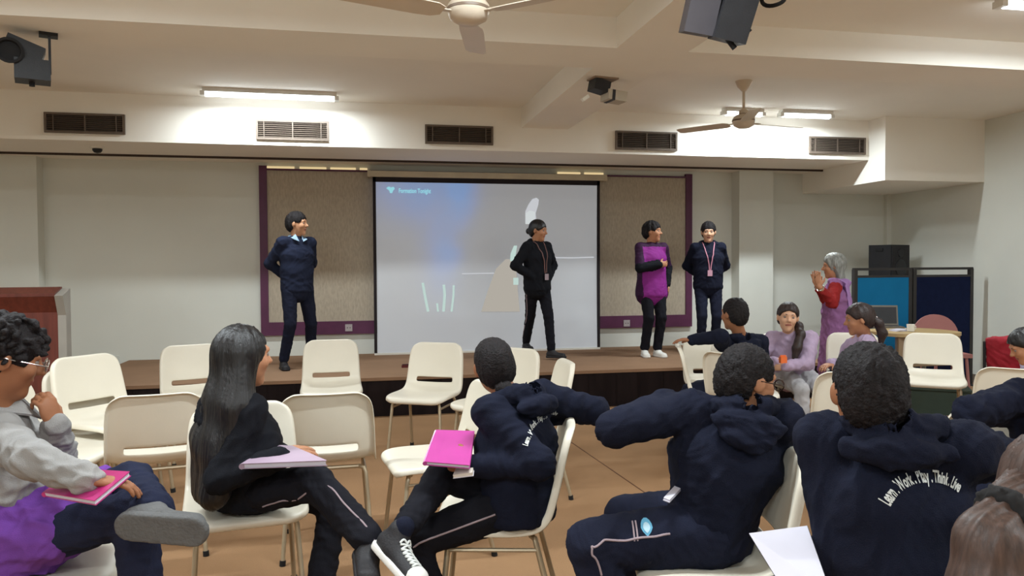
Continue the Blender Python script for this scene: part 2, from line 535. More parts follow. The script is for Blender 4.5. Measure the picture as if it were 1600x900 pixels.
# ------------------------------------------------------------------ air vents in the bulkhead
M_VENT = mat('vent_metal', (104, 92, 82), 0.5, 0.06, 20, metal=0.3)
M_VENTB = mat('vent_dark', (52, 44, 40), 0.8)
vl = ['leftmost air vent in the bulkhead above the bare wall', 'brightly lit air vent in the bulkhead below the long tube light',
      'air vent in the bulkhead above the centre of the screen', 'air vent in the bulkhead above the right end of the screen',
      'rightmost air vent at the end of the bulkhead by the corner box']
for i, (ax, ay, bx, by) in enumerate(((70, 177.5, 196, 209), (400, 188.5, 514, 219.5), (664, 196.5, 770, 226), (961, 206, 1057, 235), (1263, 214.5, 1351, 241))):
    p0, p1 = on_y(ax, (ay + by) / 2, BY), on_y(bx, (ay + by) / 2, BY)
    mid = (ax + bx) / 2
    zt, zb = on_y(mid, ay, BY).z, on_y(mid, by, BY).z
    w, h = p1.x - p0.x, zt - zb
    v = empty('air_vent', ((p0.x + p1.x) / 2, BY - 0.001, zb), 0, vl[i], 'vent', 'air vents in the bulkhead')
    build('backing', boxmm(nb(), (-w / 2 + 0.01, -0.006, 0.005), (w / 2 - 0.01, 0, h - 0.005)), M_VENTB, v)
    bm = nb()
    t = 0.02
    boxmm(bm, (-w / 2, -0.024, 0), (w / 2, 0, t)); boxmm(bm, (-w / 2, -0.024, h - t), (w / 2, 0, h))
    boxmm(bm, (-w / 2, -0.024, t), (-w / 2 + t, 0, h - t)); boxmm(bm, (w / 2 - t, -0.024, t), (w / 2, 0, h - t))
    build('frame', bm, M_VENT, v)
    build('divider', boxmm(nb(), (-0.006, -0.022, t), (0.006, -0.006, h - t)), M_VENT, v)
    for sx in (-1, 1):
        build('divider', boxmm(nb(), (sx * (w / 2 - 0.075) - 0.004, -0.022, t), (sx * (w / 2 - 0.075) + 0.004, -0.006, h - t)), M_VENT, v)
    rot = Matrix.Rotation(math.radians(35), 3, 'X')
    sl = None
    for k in range(8):
        zz = t + (k + 0.5) * (h - 2 * t) / 8
        if sl is None:
            sl = build('slat', box(nb(), (0, 0, 0), (w - 2 * t, 0.016, 0.0025), rot), M_VENT, v)
            sl.location = (0, -0.013, zz)
        else:
            c = sl.copy(); col.objects.link(c); c.parent = v; c.location = (0, -0.013, zz)

# ------------------------------------------------------------------ tube lights on the ceiling (the room's own lamps)
M_TUBEON = emit('tube_glow', (240, 250, 255), 14.0)
M_FIT = mat('fitting_white', (225, 225, 220), 0.4)
def tube_light(p, length, rz, label, watts=LAMP_W, z=CZ, colr=LAMP_COL):
    t = empty('tube_light', (p.x, p.y, z), rz, label, 'light', 'tube lights on the ceiling')
    build('fitting', boxmm(nb(), (-length / 2, -0.045, -0.035), (length / 2, 0.045, 0)), M_FIT, t, bevel=0.006)
    for s in (-1, 1):
        build('end_cap', boxmm(nb(), (s * length / 2 - 0.02, -0.04, -0.07), (s * length / 2 + 0.02, 0.04, -0.03)), M_FIT, t, bevel=0.005)
    bm = nb()
    tube(bm, [(-length / 2 + 0.02, 0, -0.055), (length / 2 - 0.02, 0, -0.055)], 0.020, 12)
    build('tube', bm, M_TUBEON, t, smooth=True)
    la = bpy.data.lights.new('tube_lamp', 'AREA')
    la.shape = 'RECTANGLE'
    la.size, la.size_y = length - 0.05, 0.05
    la.energy = watts
    la.color = colr
    la.spread = math.radians(178)
    lo = bpy.data.objects.new('tube_lamp', la)
    col.objects.link(lo)
    lo.parent = t
    lo.location = (0, 0, -0.078)
    return t
a, b = on_z(317, 147, 2.945), on_z(526, 155.5, 2.945)
tube_light((a + b) / 2, (b - a).length, math.atan2((b - a).y, (b - a).x), 'long glowing tube light on the ceiling left of the screen', LAMP_W * 0.82)
a, b = on_z(1130, 178, 2.945), on_z(1192, 179.5, 2.945)
tube_light((a + b) / 2, (b - a).length, 0, 'short tube light on the ceiling behind the far fan', LAMP_W * 0.55)
a, b = on_z(1218, 181, 2.945), on_z(1300, 182.5, 2.945)
tube_light((a + b) / 2, (b - a).length, 0, 'short tube light on the ceiling right of the far fan', LAMP_W * 0.62)
a = on_z(1563, 8, 2.945)
tube_light(Vector((a.x + 0.6, a.y + 0.0, 0)), 1.2, 0, 'tube light cut off by the top right corner of the view')
for x, y in ((-4.4, 4.0), (-1.6, 3.2), (0.7, 2.5), (-3.4, -0.6), (-0.4, -0.6), (3.6, 0.4), (5.6, -0.8), (-2.0, -2.8), (3.4, -2.8)):
    tube_light(Vector((x, y, 0)), 1.2, 0, 'tube light on the ceiling out of view over the audience', LAMP_W * 1.12)

# ================================================================== CHAIRS
def chair_shell():
    # side profile from the front lip over the seat and up the back: (y forward, z, half width, sideways curl)
    prof = []
    def add(y, z, w, c): prof.append((y, z, w, c))
    add(0.225, 0.428, 0.165, 0.0)
    add(0.218, 0.436, 0.190, 0.003)
    add(0.200, 0.443, 0.207, 0.006)
    add(0.165, 0.446, 0.216, 0.010)
    add(0.10, 0.444, 0.220, 0.014)
    add(0.03, 0.439, 0.221, 0.018)
    add(-0.05, 0.436, 0.221, 0.020)
    add(-0.11, 0.437, 0.220, 0.022)
    add(-0.150, 0.444, 0.219, 0.024)
    add(-0.180, 0.460, 0.217, 0.026)
    add(-0.200, 0.484, 0.215, 0.027)
    add(-0.209, 0.504, 0.214, 0.027)     # slot start
    add(-0.214, 0.520, 0.213, 0.027)
    add(-0.219, 0.538, 0.212, 0.027)     # slot end
    add(-0.227, 0.570, 0.211, 0.026)
    add(-0.238, 0.620, 0.209, 0.025)
    add(-0.248, 0.670, 0.206, 0.024)
    add(-0.256, 0.710, 0.202, 0.023)
    add(-0.262, 0.740, 0.196, 0.021)
    add(-0.266, 0.764, 0.184, 0.018)
    add(-0.269, 0.779, 0.166, 0.014)
    add(-0.271, 0.788, 0.140, 0.010)
    us = [-1, -0.95, -0.86, -0.76, -0.67, -0.58, -0.4, -0.2, 0, 0.2, 0.4, 0.58, 0.67, 0.76, 0.86, 0.95, 1]
    bm = nb()
    V = []
    n = len(prof)
    for j, (y, z, w, c) in enumerate(prof):
        y0, z0 = prof[max(j - 1, 0)][:2]
        y1, z1 = prof[min(j + 1, n - 1)][:2]
        t = Vector((0, y1 - y0, z1 - z0)).normalized()
        nrm = Vector((0, t.z, -t.y))           # to the sitter's side
        V.append([bm.verts.new(Vector((u * w, y, z)) + nrm * (c * u * u)) for u in us])
    for j in range(n - 1):
        for i in range(len(us) - 1):
            if j in (11, 12) and abs((us[i] + us[i + 1]) / 2) < 0.67:
                continue
            bm.faces.new((V[j][i], V[j][i + 1], V[j + 1][i + 1], V[j + 1][i]))
    # rolled rim all round the outside
    loop = [(0, i) for i in range(len(us))] + [(j, len(us) - 1) for j in range(1, n)] + \
           [(n - 1, i) for i in range(len(us) - 2, -1, -1)] + [(j, 0) for j in range(n - 2, 0, -1)]
    bm.normal_update()
    cen = Vector((0, 0, 0))
    R1, R2 = [], []
    for j, i in loop:
        y0, z0 = prof[max(j - 1, 0)][:2]
        y1, z1 = prof[min(j + 1, n - 1)][:2]
        t = Vector((0, y1 - y0, z1 - z0)).normalized()
        back = Vector((0, -t.z, t.y))
        out = Vector((us[i], 0, 0)) * (1 if abs(us[i]) > 0.9 else 0)
        if j == 0: out = out - t
        if j == n - 1: out = out + t
        if out.length > 0: out.normalize()
        p = V[j][i].co
        R1.append(bm.verts.new(p + out * 0.007 + back * 0.006))
        R2.append(bm.verts.new(p + out * 0.010 + back * 0.026))
    L = len(loop)
    for k in range(L):
        k2 = (k + 1) % L
        a, b = V[loop[k][0]][loop[k][1]], V[loop[k2][0]][loop[k2][1]]
        bm.faces.new((a, R1[k], R1[k2], b))
        bm.faces.new((R1[k], R2[k], R2[k2], R1[k2]))
    bmesh.ops.recalc_face_normals(bm, faces=bm.faces)
    me = bpy.data.meshes.new('seat_shell')
    bm.to_mesh(me); bm.free()
    ob = bpy.data.objects.new('seat_shell', me)
    col.objects.link(ob)
    md = ob.modifiers.new('solid', 'SOLIDIFY'); md.thickness = 0.006; md.offset = 0
    md = ob.modifiers.new('sub', 'SUBSURF'); md.levels = 1; md.render_levels = 1
    bpy.context.view_layer.update()
    res = bpy.data.meshes.new_from_object(ob.evaluated_get(bpy.context.evaluated_depsgraph_get()))
    bpy.data.objects.remove(ob)
    res.name = 'seat_shell'
    return res

def make_chair():
    root = empty('shell_chair', (0, 0, 0))
    link('seat_shell', chair_shell(), M_CREAM, root, smooth=True)
    for sx in (-1, 1):
        for fy, ft in ((0.165, 0.205), (-0.15, -0.245)):
            bm = nb()
            tube(bm, [(sx * 0.150, fy * 0.86, 0.412), (sx * 0.172, fy * 0.96, 0.408), (sx * 0.180, fy, 0.385), (sx * 0.205, ft, 0.012)], 0.0105, 10)
            lg = build('leg', bm, M_TUBE, root, smooth=True)
            bm = nb()
            tube(bm, [(sx * 0.2045, ft * 0.992, 0.024), (sx * 0.206, ft * 1.004, 0.0)], 0.0145, 10)
            build('rubber_foot', bm, M_RUBBER, lg)
        bm = nb()
        tube(bm, [(sx * 0.183, 0.166, 0.37), (sx * 0.183, -0.155, 0.37)], 0.008, 8)
        build('side_rail', bm, M_TUBE, root, smooth=True)
    for y in (0.142, -0.129):
        bm = nb()
        tube(bm, [(-0.150, y, 0.412), (0.150, y, 0.412)], 0.0105, 8)
        build('seat_rail', bm, M_TUBE, root, smooth=True)
    return root

CHAIR0 = make_chair()
_used = [False]
def chair_at(pos, theta, label, group='cream shell chairs in the hall', z=0.0):
    """pos = floor point under the seat centre, theta = heading in degrees (0 = towards the stage, 90 = right)"""
    if not _used[0]:
        c = CHAIR0; _used[0] = True
    else:
        c = copy_tree(CHAIR0)
    c.location = (pos.x, pos.y, z)
    c.rotation_euler = (0, 0, -math.radians(theta))
    return tag(c, label, 'chair', group)

def chair_top(px, py, theta, label, z=0.0, **k):
    """place a chair by the middle of the top of its back"""
    p = on_z(px, py, 0.79 + z)
    h = Vector((math.sin(math.radians(theta)), math.cos(math.radians(theta)), 0))
    return chair_at(p + h * 0.265, theta, label, z=z, **k)

def chair_seat(px, py, theta, label, zs=0.44, **k):
    return chair_at(on_z(px, py, zs), theta, label, **k)

chair_top(132, 557, 128, 'topmost cream chair of the stacked pair beside the podium', z=0.075)
p = CHAIR0
_h = Vector((math.sin(math.radians(128)), math.cos(math.radians(128)), 0))
chair_at(Vector(CHAIR0.location) - _h * 0.075, 128, 'lower cream chair of the stacked pair beside the podium')
chair_top(297, 540, 158, 'empty cream chair in front of the stage, left of the long-haired girl')
chair_top(517, 532, 178, 'empty cream chair facing us below the boy at the left of the stage')
chair_top(683, 536.5, 207, 'empty cream chair turned to the left in front of the screen, all legs visible')
chair_top(806, 545, 228, 'cream chair half hidden behind the head of the pupil with the pink folder')
chair_top(884, 565, 272, 'cream chair seen edge-on above the outstretched elbow before the stage')
chair_top(243, 617, -10, 'cream chair with its back to us, left of the long-haired girl')
chair_top(510, 616, -2, 'cream chair with its back to us, right of the long-haired girl')
C_GIRL = chair_at(P(384, 790, 3.06), 170, 'cream chair the long-haired girl sits on')
C_MID = chair_seat(776, 803, 283, 'cream chair under the pupil with the pink folder on the knee')
chair_top(757, 600, 262, 'cream chair facing left under the pink folder')
C_GLS = chair_seat(1098, 868, 284, 'cream chair under the boy with glasses and the crest on his trousers')
C_LEFT = chair_seat(70, 880, 82, 'cream chair under the curly-haired pupil in purple')
chair_seat(96, 707, 98, 'cream chair standing between the curly-haired pupil and the stacked pair')
chair_top(1062, 541, 112, 'edge-on cream chair left of the pupil who reaches out before the stage')
chair_top(1106, 527, 186, 'cream chair facing us under the outstretched arm before the stage')
C_BACK = chair_at(P(1162, 600, 5.66), 200, 'cream chair under the pupil who reaches out before the stage')
chair_top(1138, 553, 62, 'cream chair with its back to us left of the head of the boy with glasses')
C_LAV = chair_seat(1240, 594, 192, 'cream chair the smiling girl in lavender sits on')
C_PONY = chair_top(1332, 521, 200, 'cream chair under the ponytail girl in profile')
chair_top(1457, 522, 218, 'empty cream chair facing us in front of the table and navy board')
chair_top(1592, 577, 42, 'cream chair with its back to us near the red chair, cut by the right edge')
chair_top(1568, 641, 24, 'cream chair below the dark sleeve at the right edge')
chair_seat(1322, 668, 25, 'cream chair left of the neck of the boy with lettering on his hoodie')
C_TXT = chair_at(P(1412, 900, 1.80), 300, 'cream chair under the boy with lettering on his hoodie')
chair_at(P(1652, 590, 5.36), 292, 'cream chair beyond the right edge under the pupil in lavender bending forward')
chair_at(P(1666, 700, 2.86), 322, 'cream chair beyond the right edge under the pupil with the bent elbow')
chair_at(P(1796, 900, 1.32), 72, 'cream chair beyond the bottom right corner under the brown-haired girl')

# ================================================================== SMOOTH BODIES (distance fields meshed with surface nets)
def V3(v):
    return np.array((v[0], v[1], v[2]), dtype=np.float64)

def nrm(v):
    v = np.asarray(v, dtype=np.float64)
    return v / (np.linalg.norm(v) + 1e-12)

class Field:
    def __init__(self, h):
        self.h = h
        self.ops = []
        self.lo = np.full(3, 1e9)
        self.hi = np.full(3, -1e9)
    def _grow(self, lo, hi, sub):
        if not sub:
            self.lo = np.minimum(self.lo, lo)
            self.hi = np.maximum(self.hi, hi)
    def cap(self, a, b, ra, rb=None, k=0.02, sub=False):
        a, b = V3(a), V3(b)
        rb = ra if rb is None else rb
        lo = np.minimum(a - ra, b - rb); hi = np.maximum(a + ra, b + rb)
        self._grow(lo, hi, sub)
        self.ops.append(('cap', (a, b, ra, rb), k, sub, lo, hi))
        return self
    def chain(self, pts, rs, k=0.02, sub=False):
        for i in range(len(pts) - 1):
            self.cap(pts[i], pts[i + 1], rs[i], rs[i + 1], k, sub)
        return self
    def ell(self, c, rad, ax=None, k=0.02, sub=False):
        c = V3(c)
        rad = np.array(rad, dtype=np.float64)
        ax = np.eye(3) if ax is None else np.array([nrm(a) for a in ax])
        ext = np.sqrt(((ax * rad[:, None]) ** 2).sum(0))
        self._grow(c - ext, c + ext, sub)
        self.ops.append(('ell', (c, rad, ax), k, sub, c - ext, c + ext))
        return self
    def etube(self, a, b, side, ra, rb, k=0.03, sub=False):
        """tapered tube with elliptical section; ra, rb = (half width along side, half depth)"""
        a, b = V3(a), V3(b)
        m = max(*ra, *rb)
        lo = np.minimum(a, b) - m; hi = np.maximum(a, b) + m
        self._grow(lo, hi, sub)
        self.ops.append(('etube', (a, b, nrm(side), ra, rb), k, sub, lo, hi))
        return self
    def half(self, p, n, k=0.0):
        self.ops.append(('half', (V3(p), nrm(n)), k, True, None, None))
        return self
    def solve(self, cap=0.12):
        h = self.h
        pad = 3 * h
        lo = self.lo - pad
        n = np.ceil((self.hi + pad - lo) / h).astype(int) + 1
        X = [(lo[i] + h * np.arange(n[i])).astype(np.float32) for i in range(3)]
        F = np.full(n, cap, dtype=np.float32)
        for kind, prm, k, sub, blo, bhi in self.ops:
            if kind == 'half':
                p, nn = prm
                d = ((X[0] - p[0]) * nn[0])[:, None, None] + ((X[1] - p[1]) * nn[1])[None, :, None] + ((X[2] - p[2]) * nn[2])[None, None, :]
                if k > 0:
                    hh = np.maximum(k - np.abs(F - d), 0) / k
                    F = np.maximum(F, d) + hh * hh * k * 0.25
                else:
                    F = np.maximum(F, d)
                continue
            m = k + 2.5 * h
            i0 = np.clip(np.floor((blo - m - lo) / h).astype(int), 0, n)
            i1 = np.clip(np.ceil((bhi + m - lo) / h).astype(int) + 1, 0, n)
            if np.any(i1 <= i0):
                continue
            sl = tuple(slice(i0[i], i1[i]) for i in range(3))
            x = X[0][sl[0]][:, None, None]; y = X[1][sl[1]][None, :, None]; z = X[2][sl[2]][None, None, :]
            if kind == 'cap':
                a, b, ra, rb = prm
                ab = b - a
                L2 = float(ab @ ab) + 1e-12
                px, py, pz = x - a[0], y - a[1], z - a[2]
                t = np.clip((px * ab[0] + py * ab[1] + pz * ab[2]) / L2, 0, 1)
                d = np.sqrt((px - t * ab[0]) ** 2 + (py - t * ab[1]) ** 2 + (pz - t * ab[2]) ** 2) - (ra + (rb - ra) * t)
            elif kind == 'ell':
                c, rad, ax = prm
                px, py, pz = x - c[0], y - c[1], z - c[2]
                q = [(px * ax[i][0] + py * ax[i][1] + pz * ax[i][2]) / rad[i] for i in range(3)]
                k0 = np.sqrt(q[0] ** 2 + q[1] ** 2 + q[2] ** 2)
                k1 = np.sqrt((q[0] / rad[0]) ** 2 + (q[1] / rad[1]) ** 2 + (q[2] / rad[2]) ** 2) + 1e-9
                d = k0 * (k0 - 1.0) / k1
            else:
                a, b, s, ra, rb = prm
                ab = b - a
                L = float(np.linalg.norm(ab)) + 1e-9
                t3 = ab / L
                s = nrm(s - t3 * (s @ t3))
                w3 = np.cross(t3, s)
                px, py, pz = x - a[0], y - a[1], z - a[2]
                al = px * t3[0] + py * t3[1] + pz * t3[2]
                t = np.clip(al / L, 0, 1)
                ov = al - t * L
                uu = px * s[0] + py * s[1] + pz * s[2]
                vv = px * w3[0] + py * w3[1] + pz * w3[2]
                ru = ra[0] + (rb[0] - ra[0]) * t
                rv = ra[1] + (rb[1] - ra[1]) * t
                mn = np.minimum(ru, rv)
                q = [uu / ru, vv / rv, ov / mn]
                k0 = np.sqrt(q[0] ** 2 + q[1] ** 2 + q[2] ** 2)
                k1 = np.sqrt((q[0] / ru) ** 2 + (q[1] / rv) ** 2 + (q[2] / mn) ** 2) + 1e-9
                d = k0 * (k0 - 1.0) / k1
            f = F[sl]
            d = d.astype(np.float32)
            if sub:
                d = -d
                if k > 0:
                    hh = np.maximum(k - np.abs(f - d), 0) / k
                    F[sl] = np.maximum(f, d) + hh * hh * k * 0.25
                else:
                    F[sl] = np.maximum(f, d)
            else:
                if k > 0:
                    hh = np.maximum(k - np.abs(f - d), 0) / k
                    F[sl] = np.minimum(f, d) - hh * hh * k * 0.25
                else:
                    F[sl] = np.minimum(f, d)
        F[0] = F[-1] = cap; F[:, 0] = F[:, -1] = cap; F[:, :, 0] = F[:, :, -1] = cap
        return surface_nets(F, lo, h)

def surface_nets(F, lo, h):
    S = F < 0
    a = S[:-1, :-1, :-1].astype(np.int8)
    cnt = a.copy()
    for dx, dy, dz in ((1, 0, 0), (0, 1, 0), (0, 0, 1), (1, 1, 0), (1, 0, 1), (0, 1, 1), (1, 1, 1)):
        cnt += S[dx:S.shape[0] - 1 + dx, dy:S.shape[1] - 1 + dy, dz:S.shape[2] - 1 + dz]
    act = (cnt > 0) & (cnt < 8)
    idx = np.argwhere(act)
    if len(idx) == 0:
        return np.zeros((0, 3)), np.zeros((0, 4), int)
    cid = np.full(act.shape, -1, dtype=np.int32)
    cid[act] = np.arange(len(idx))
    corners = [(i, j, k) for i in (0, 1) for j in (0, 1) for k in (0, 1)]
    val = {c: F[idx[:, 0] + c[0], idx[:, 1] + c[1], idx[:, 2] + c[2]].astype(np.float64) for c in corners}
    acc = np.zeros((len(idx), 3)); num = np.zeros(len(idx))
    for c in corners:
        for ax in range(3):
            if c[ax] == 1: continue
            e = list(c); e[ax] = 1; e = tuple(e)
            f0, f1 = val[c], val[e]
            m = (f0 < 0) != (f1 < 0)
            t = np.where(m, f0 / np.where(m, f0 - f1, 1), 0)
            p = np.tile(np.array(c, dtype=np.float64), (len(idx), 1))
            p[:, ax] = t
            acc[m] += p[m]; num[m] += 1
    verts = lo + h * (idx + acc / num[:, None])
    quads = []
    for ax in range(3):
        o1, o2 = [(1, 2), (2, 0), (0, 1)][ax]
        s0 = [slice(None)] * 3; s1 = [slice(None)] * 3
        s0[ax] = slice(0, -1); s1[ax] = slice(1, None)
        A, B = S[tuple(s0)], S[tuple(s1)]
        for val_, flip in ((True, False), (False, True)):
            e = np.argwhere((A == val_) & (B != val_))
            ok = (e[:, o1] > 0) & (e[:, o2] > 0) & (e[:, o1] < cid.shape[o1]) & (e[:, o2] < cid.shape[o2])
            e = e[ok]
            q = []
            for d1, d2 in ((-1, -1), (0, -1), (0, 0), (-1, 0)):
                g = e.copy(); g[:, o1] += d1; g[:, o2] += d2
                q.append(cid[g[:, 0], g[:, 1], g[:, 2]])
            q = np.stack(q, 1)
            q = q[(q >= 0).all(1)]
            quads.append(q[:, ::-1] if flip else q)
    return verts, np.concatenate(quads)

def vnormals(v, q):
    n = np.cross(v[q[:, 2]] - v[q[:, 0]], v[q[:, 3]] - v[q[:, 1]])
    out = np.zeros_like(v)
    for i in range(4):
        np.add.at(out, q[:, i], n)
    return out / (np.linalg.norm(out, axis=1, keepdims=True) + 1e-12)

_frng = np.random.RandomState(11)
def folds(v, q, amp, scale=0.07, seed=0, sharp=True):
    """cloth folds: warped ridges pushed along the normals"""
    r = np.random.RandomState(seed + 5)
    n = vnormals(v, q)
    w = v.copy()
    for s, a in ((scale * 3.0, scale * 0.5), (scale * 1.3, scale * 0.22)):
        K = r.normal(size=(3, 3)) / s
        ph = r.uniform(0, 6.28, 3)
        w = w + a * np.sin(v @ K * 2.4 + ph)
    d = np.zeros(len(v))
    for s, a in ((1.0, 0.6), (0.6, 0.3), (0.35, 0.18)):
        for _ in range(2):
            k = nrm(r.normal(size=3)) * 2 * math.pi / (scale * s * 2)
            x = np.sin(w @ k + r.uniform(0, 6.28))
            d += a * ((1 - 2 * np.abs(x)) if sharp else x) * 0.5
    return v + n * (d * amp)[:, None]

def strands(v, q, amp, c, up, n_=70, seed=0, wave=0.5):
    """hair: ridges running down from the crown"""
    r = np.random.RandomState(seed + 9)
    n = vnormals(v, q)
    up = nrm(up)
    s = nrm(np.cross(up, (0.31, 0.77, 0.2)))
    f = np.cross(s, up)
    p = v - V3(c)
    a = np.arctan2(p @ s, p @ f)
    hgt = p @ up
    d = np.zeros(len(v))
    for i in range(5):
        k = int(n_ * r.uniform(0.3, 1.1))
        d += np.sin(a * k + hgt * r.uniform(-60, 60) * wave + r.uniform(0, 6.28)) / 5
    d += 0.6 * np.sin(a * 9 + hgt * 25 + r.uniform(0, 6))
    return v + n * (d * amp)[:, None]

def np_mesh(name, v, q):
    me = bpy.data.meshes.new(name)
    me.vertices.add(len(v))
    me.vertices.foreach_set('co', np.ascontiguousarray(v, dtype=np.float32).ravel())
    me.loops.add(len(q) * 4)
    me.loops.foreach_set('vertex_index', np.ascontiguousarray(q, dtype=np.int32).ravel())
    me.polygons.add(len(q))
    me.polygons.foreach_set('loop_start', np.arange(0, len(q) * 4, 4, dtype=np.int32))
    me.polygons.foreach_set('use_smooth', np.ones(len(q), dtype=bool))
    me.update(calc_edges=True)
    return me

def bvh_of(v, q):
    return BVHTree.FromPolygons([tuple(p) for p in v], [tuple(int(i) for i in f) for f in q])

# ------------------------------------------------------------------ skin, cloth and hair materials
def skin(name, c):
    return mat(name, c, 0.55, 0.06, 14, 0.06, 200, spec=0.35)
SK_TAN = skin('skin_tan', (176, 124, 92))
SK_MED = skin('skin_medium', (190, 140, 106))
SK_FAIR = skin('skin_fair', (206, 160, 130))
SK_BROWN = skin('skin_brown', (150, 100, 70))
LIP = mat('lip', (150, 88, 78), 0.5)
HAIR_BLK = mat('black_hair', (19, 16, 17), 0.42, 0.35, 40, 0.25, 90, spec=0.5, stretch=(3, 3, 0.5))
HAIR_SOFT = mat('soft_black_hair', (24, 19, 20), 0.7, 0.35, 60, 0.5, 160, spec=0.25)
HAIR_BRN = mat('brown_hair', (70, 52, 44), 0.5, 0.35, 40, 0.10, 120, spec=0.4, stretch=(3, 3, 0.5))
HAIR_DKBRN = mat('dark_brown_hair', (46, 33, 30), 0.5, 0.3, 30, 0.3, 80, spec=0.4)
HAIR_GREY = mat('grey_hair', (150, 150, 144), 0.5, 0.25, 30, 0.3, 80, spec=0.4, c2=(104, 104, 98), stretch=(3, 3, 0.5))
def cloth(name, c, var=0.12, rough=0.9, bump=0.35):
    return mat(name, c, rough, var, 9, bump, 380, spec=0.12, sheen=0.0)
NAVY = cloth('navy_fleece', (24, 27, 42))
NAVY2 = cloth('navy_knit', (33, 38, 56))
BLACKC = cloth('black_fleece', (24, 25, 30))
BLACKT = cloth('black_trousers', (26, 26, 32))
NAVYT = cloth('navy_trousers', (29, 32, 48))
PURPLEJ = cloth('purple_jersey', (132, 44, 128), rough=0.6)
DKPURP = cloth('dark_purple_jersey', (52, 26, 54), rough=0.6)
LAV = cloth('lavender_fleece', (172, 152, 176))
LAVP = cloth('lavender_pale', (186, 178, 204))
PURPK = cloth('purple_kurta', (140, 96, 138))
DUP = cloth('violet_dupatta', (166, 128, 180))
REDS = cloth('red_sleeve', (140, 38, 38))
GREYT = cloth('pale_grey_trousers', (176, 174, 176))
GREYS = cloth('grey_shirt', (148, 146, 144))
VIOLET = cloth('violet_cloth', (112, 66, 150))
DENIM = cloth('dark_denim', (34, 38, 58))
SHIRTB = cloth('light_blue_collar', (150, 176, 200))
WHITEC = mat('white_print', (214, 216, 212), 0.7)
WHITESH = mat('white_shoe', (222, 220, 214), 0.6, 0.05, 20, 0.1, 200)
GREYSH = mat('grey_shoe', (92, 92, 92), 0.8, 0.12, 30, 0.4, 120)
BLACKSH = mat('black_shoe', (30, 28, 31), 0.6, 0.1, 30, 0.2, 150)
EYEW = mat('eye_white', (128, 114, 106), 0.3, 0.01)
EYED = mat('eye_dark', (28, 20, 18), 0.2, 0.01)

# ------------------------------------------------------------------ skeleton
UP = np.array((0.0, 0.0, 1.0))
def ik(a, t, l1, l2, pole):
    a, t = V3(a), V3(t)
    d = t - a
    L = np.linalg.norm(d)
    L2 = min(max(L, abs(l1 - l2) + 0.02), (l1 + l2) * 0.998)
    u = d / (L + 1e-9)
    t = a + u * L2
    x = (l1 * l1 - l2 * l2 + L2 * L2) / (2 * L2)
    hgt = math.sqrt(max(l1 * l1 - x * x, 0))
    p = V3(pole)
    p = nrm(p - u * (p @ u))
    return a + u * x + p * hgt, t

def hdg(th):
    th = math.radians(th)
    return np.array((math.sin(th), math.cos(th), 0.0))

def leftof(f):
    return np.array((-f[1], f[0], 0.0))

def rot_about(v, ax, ang):
    ax = nrm(ax); v = np.asarray(v, float)
    return v * math.cos(ang) + np.cross(ax, v) * math.sin(ang) + ax * (ax @ v) * (1 - math.cos(ang))

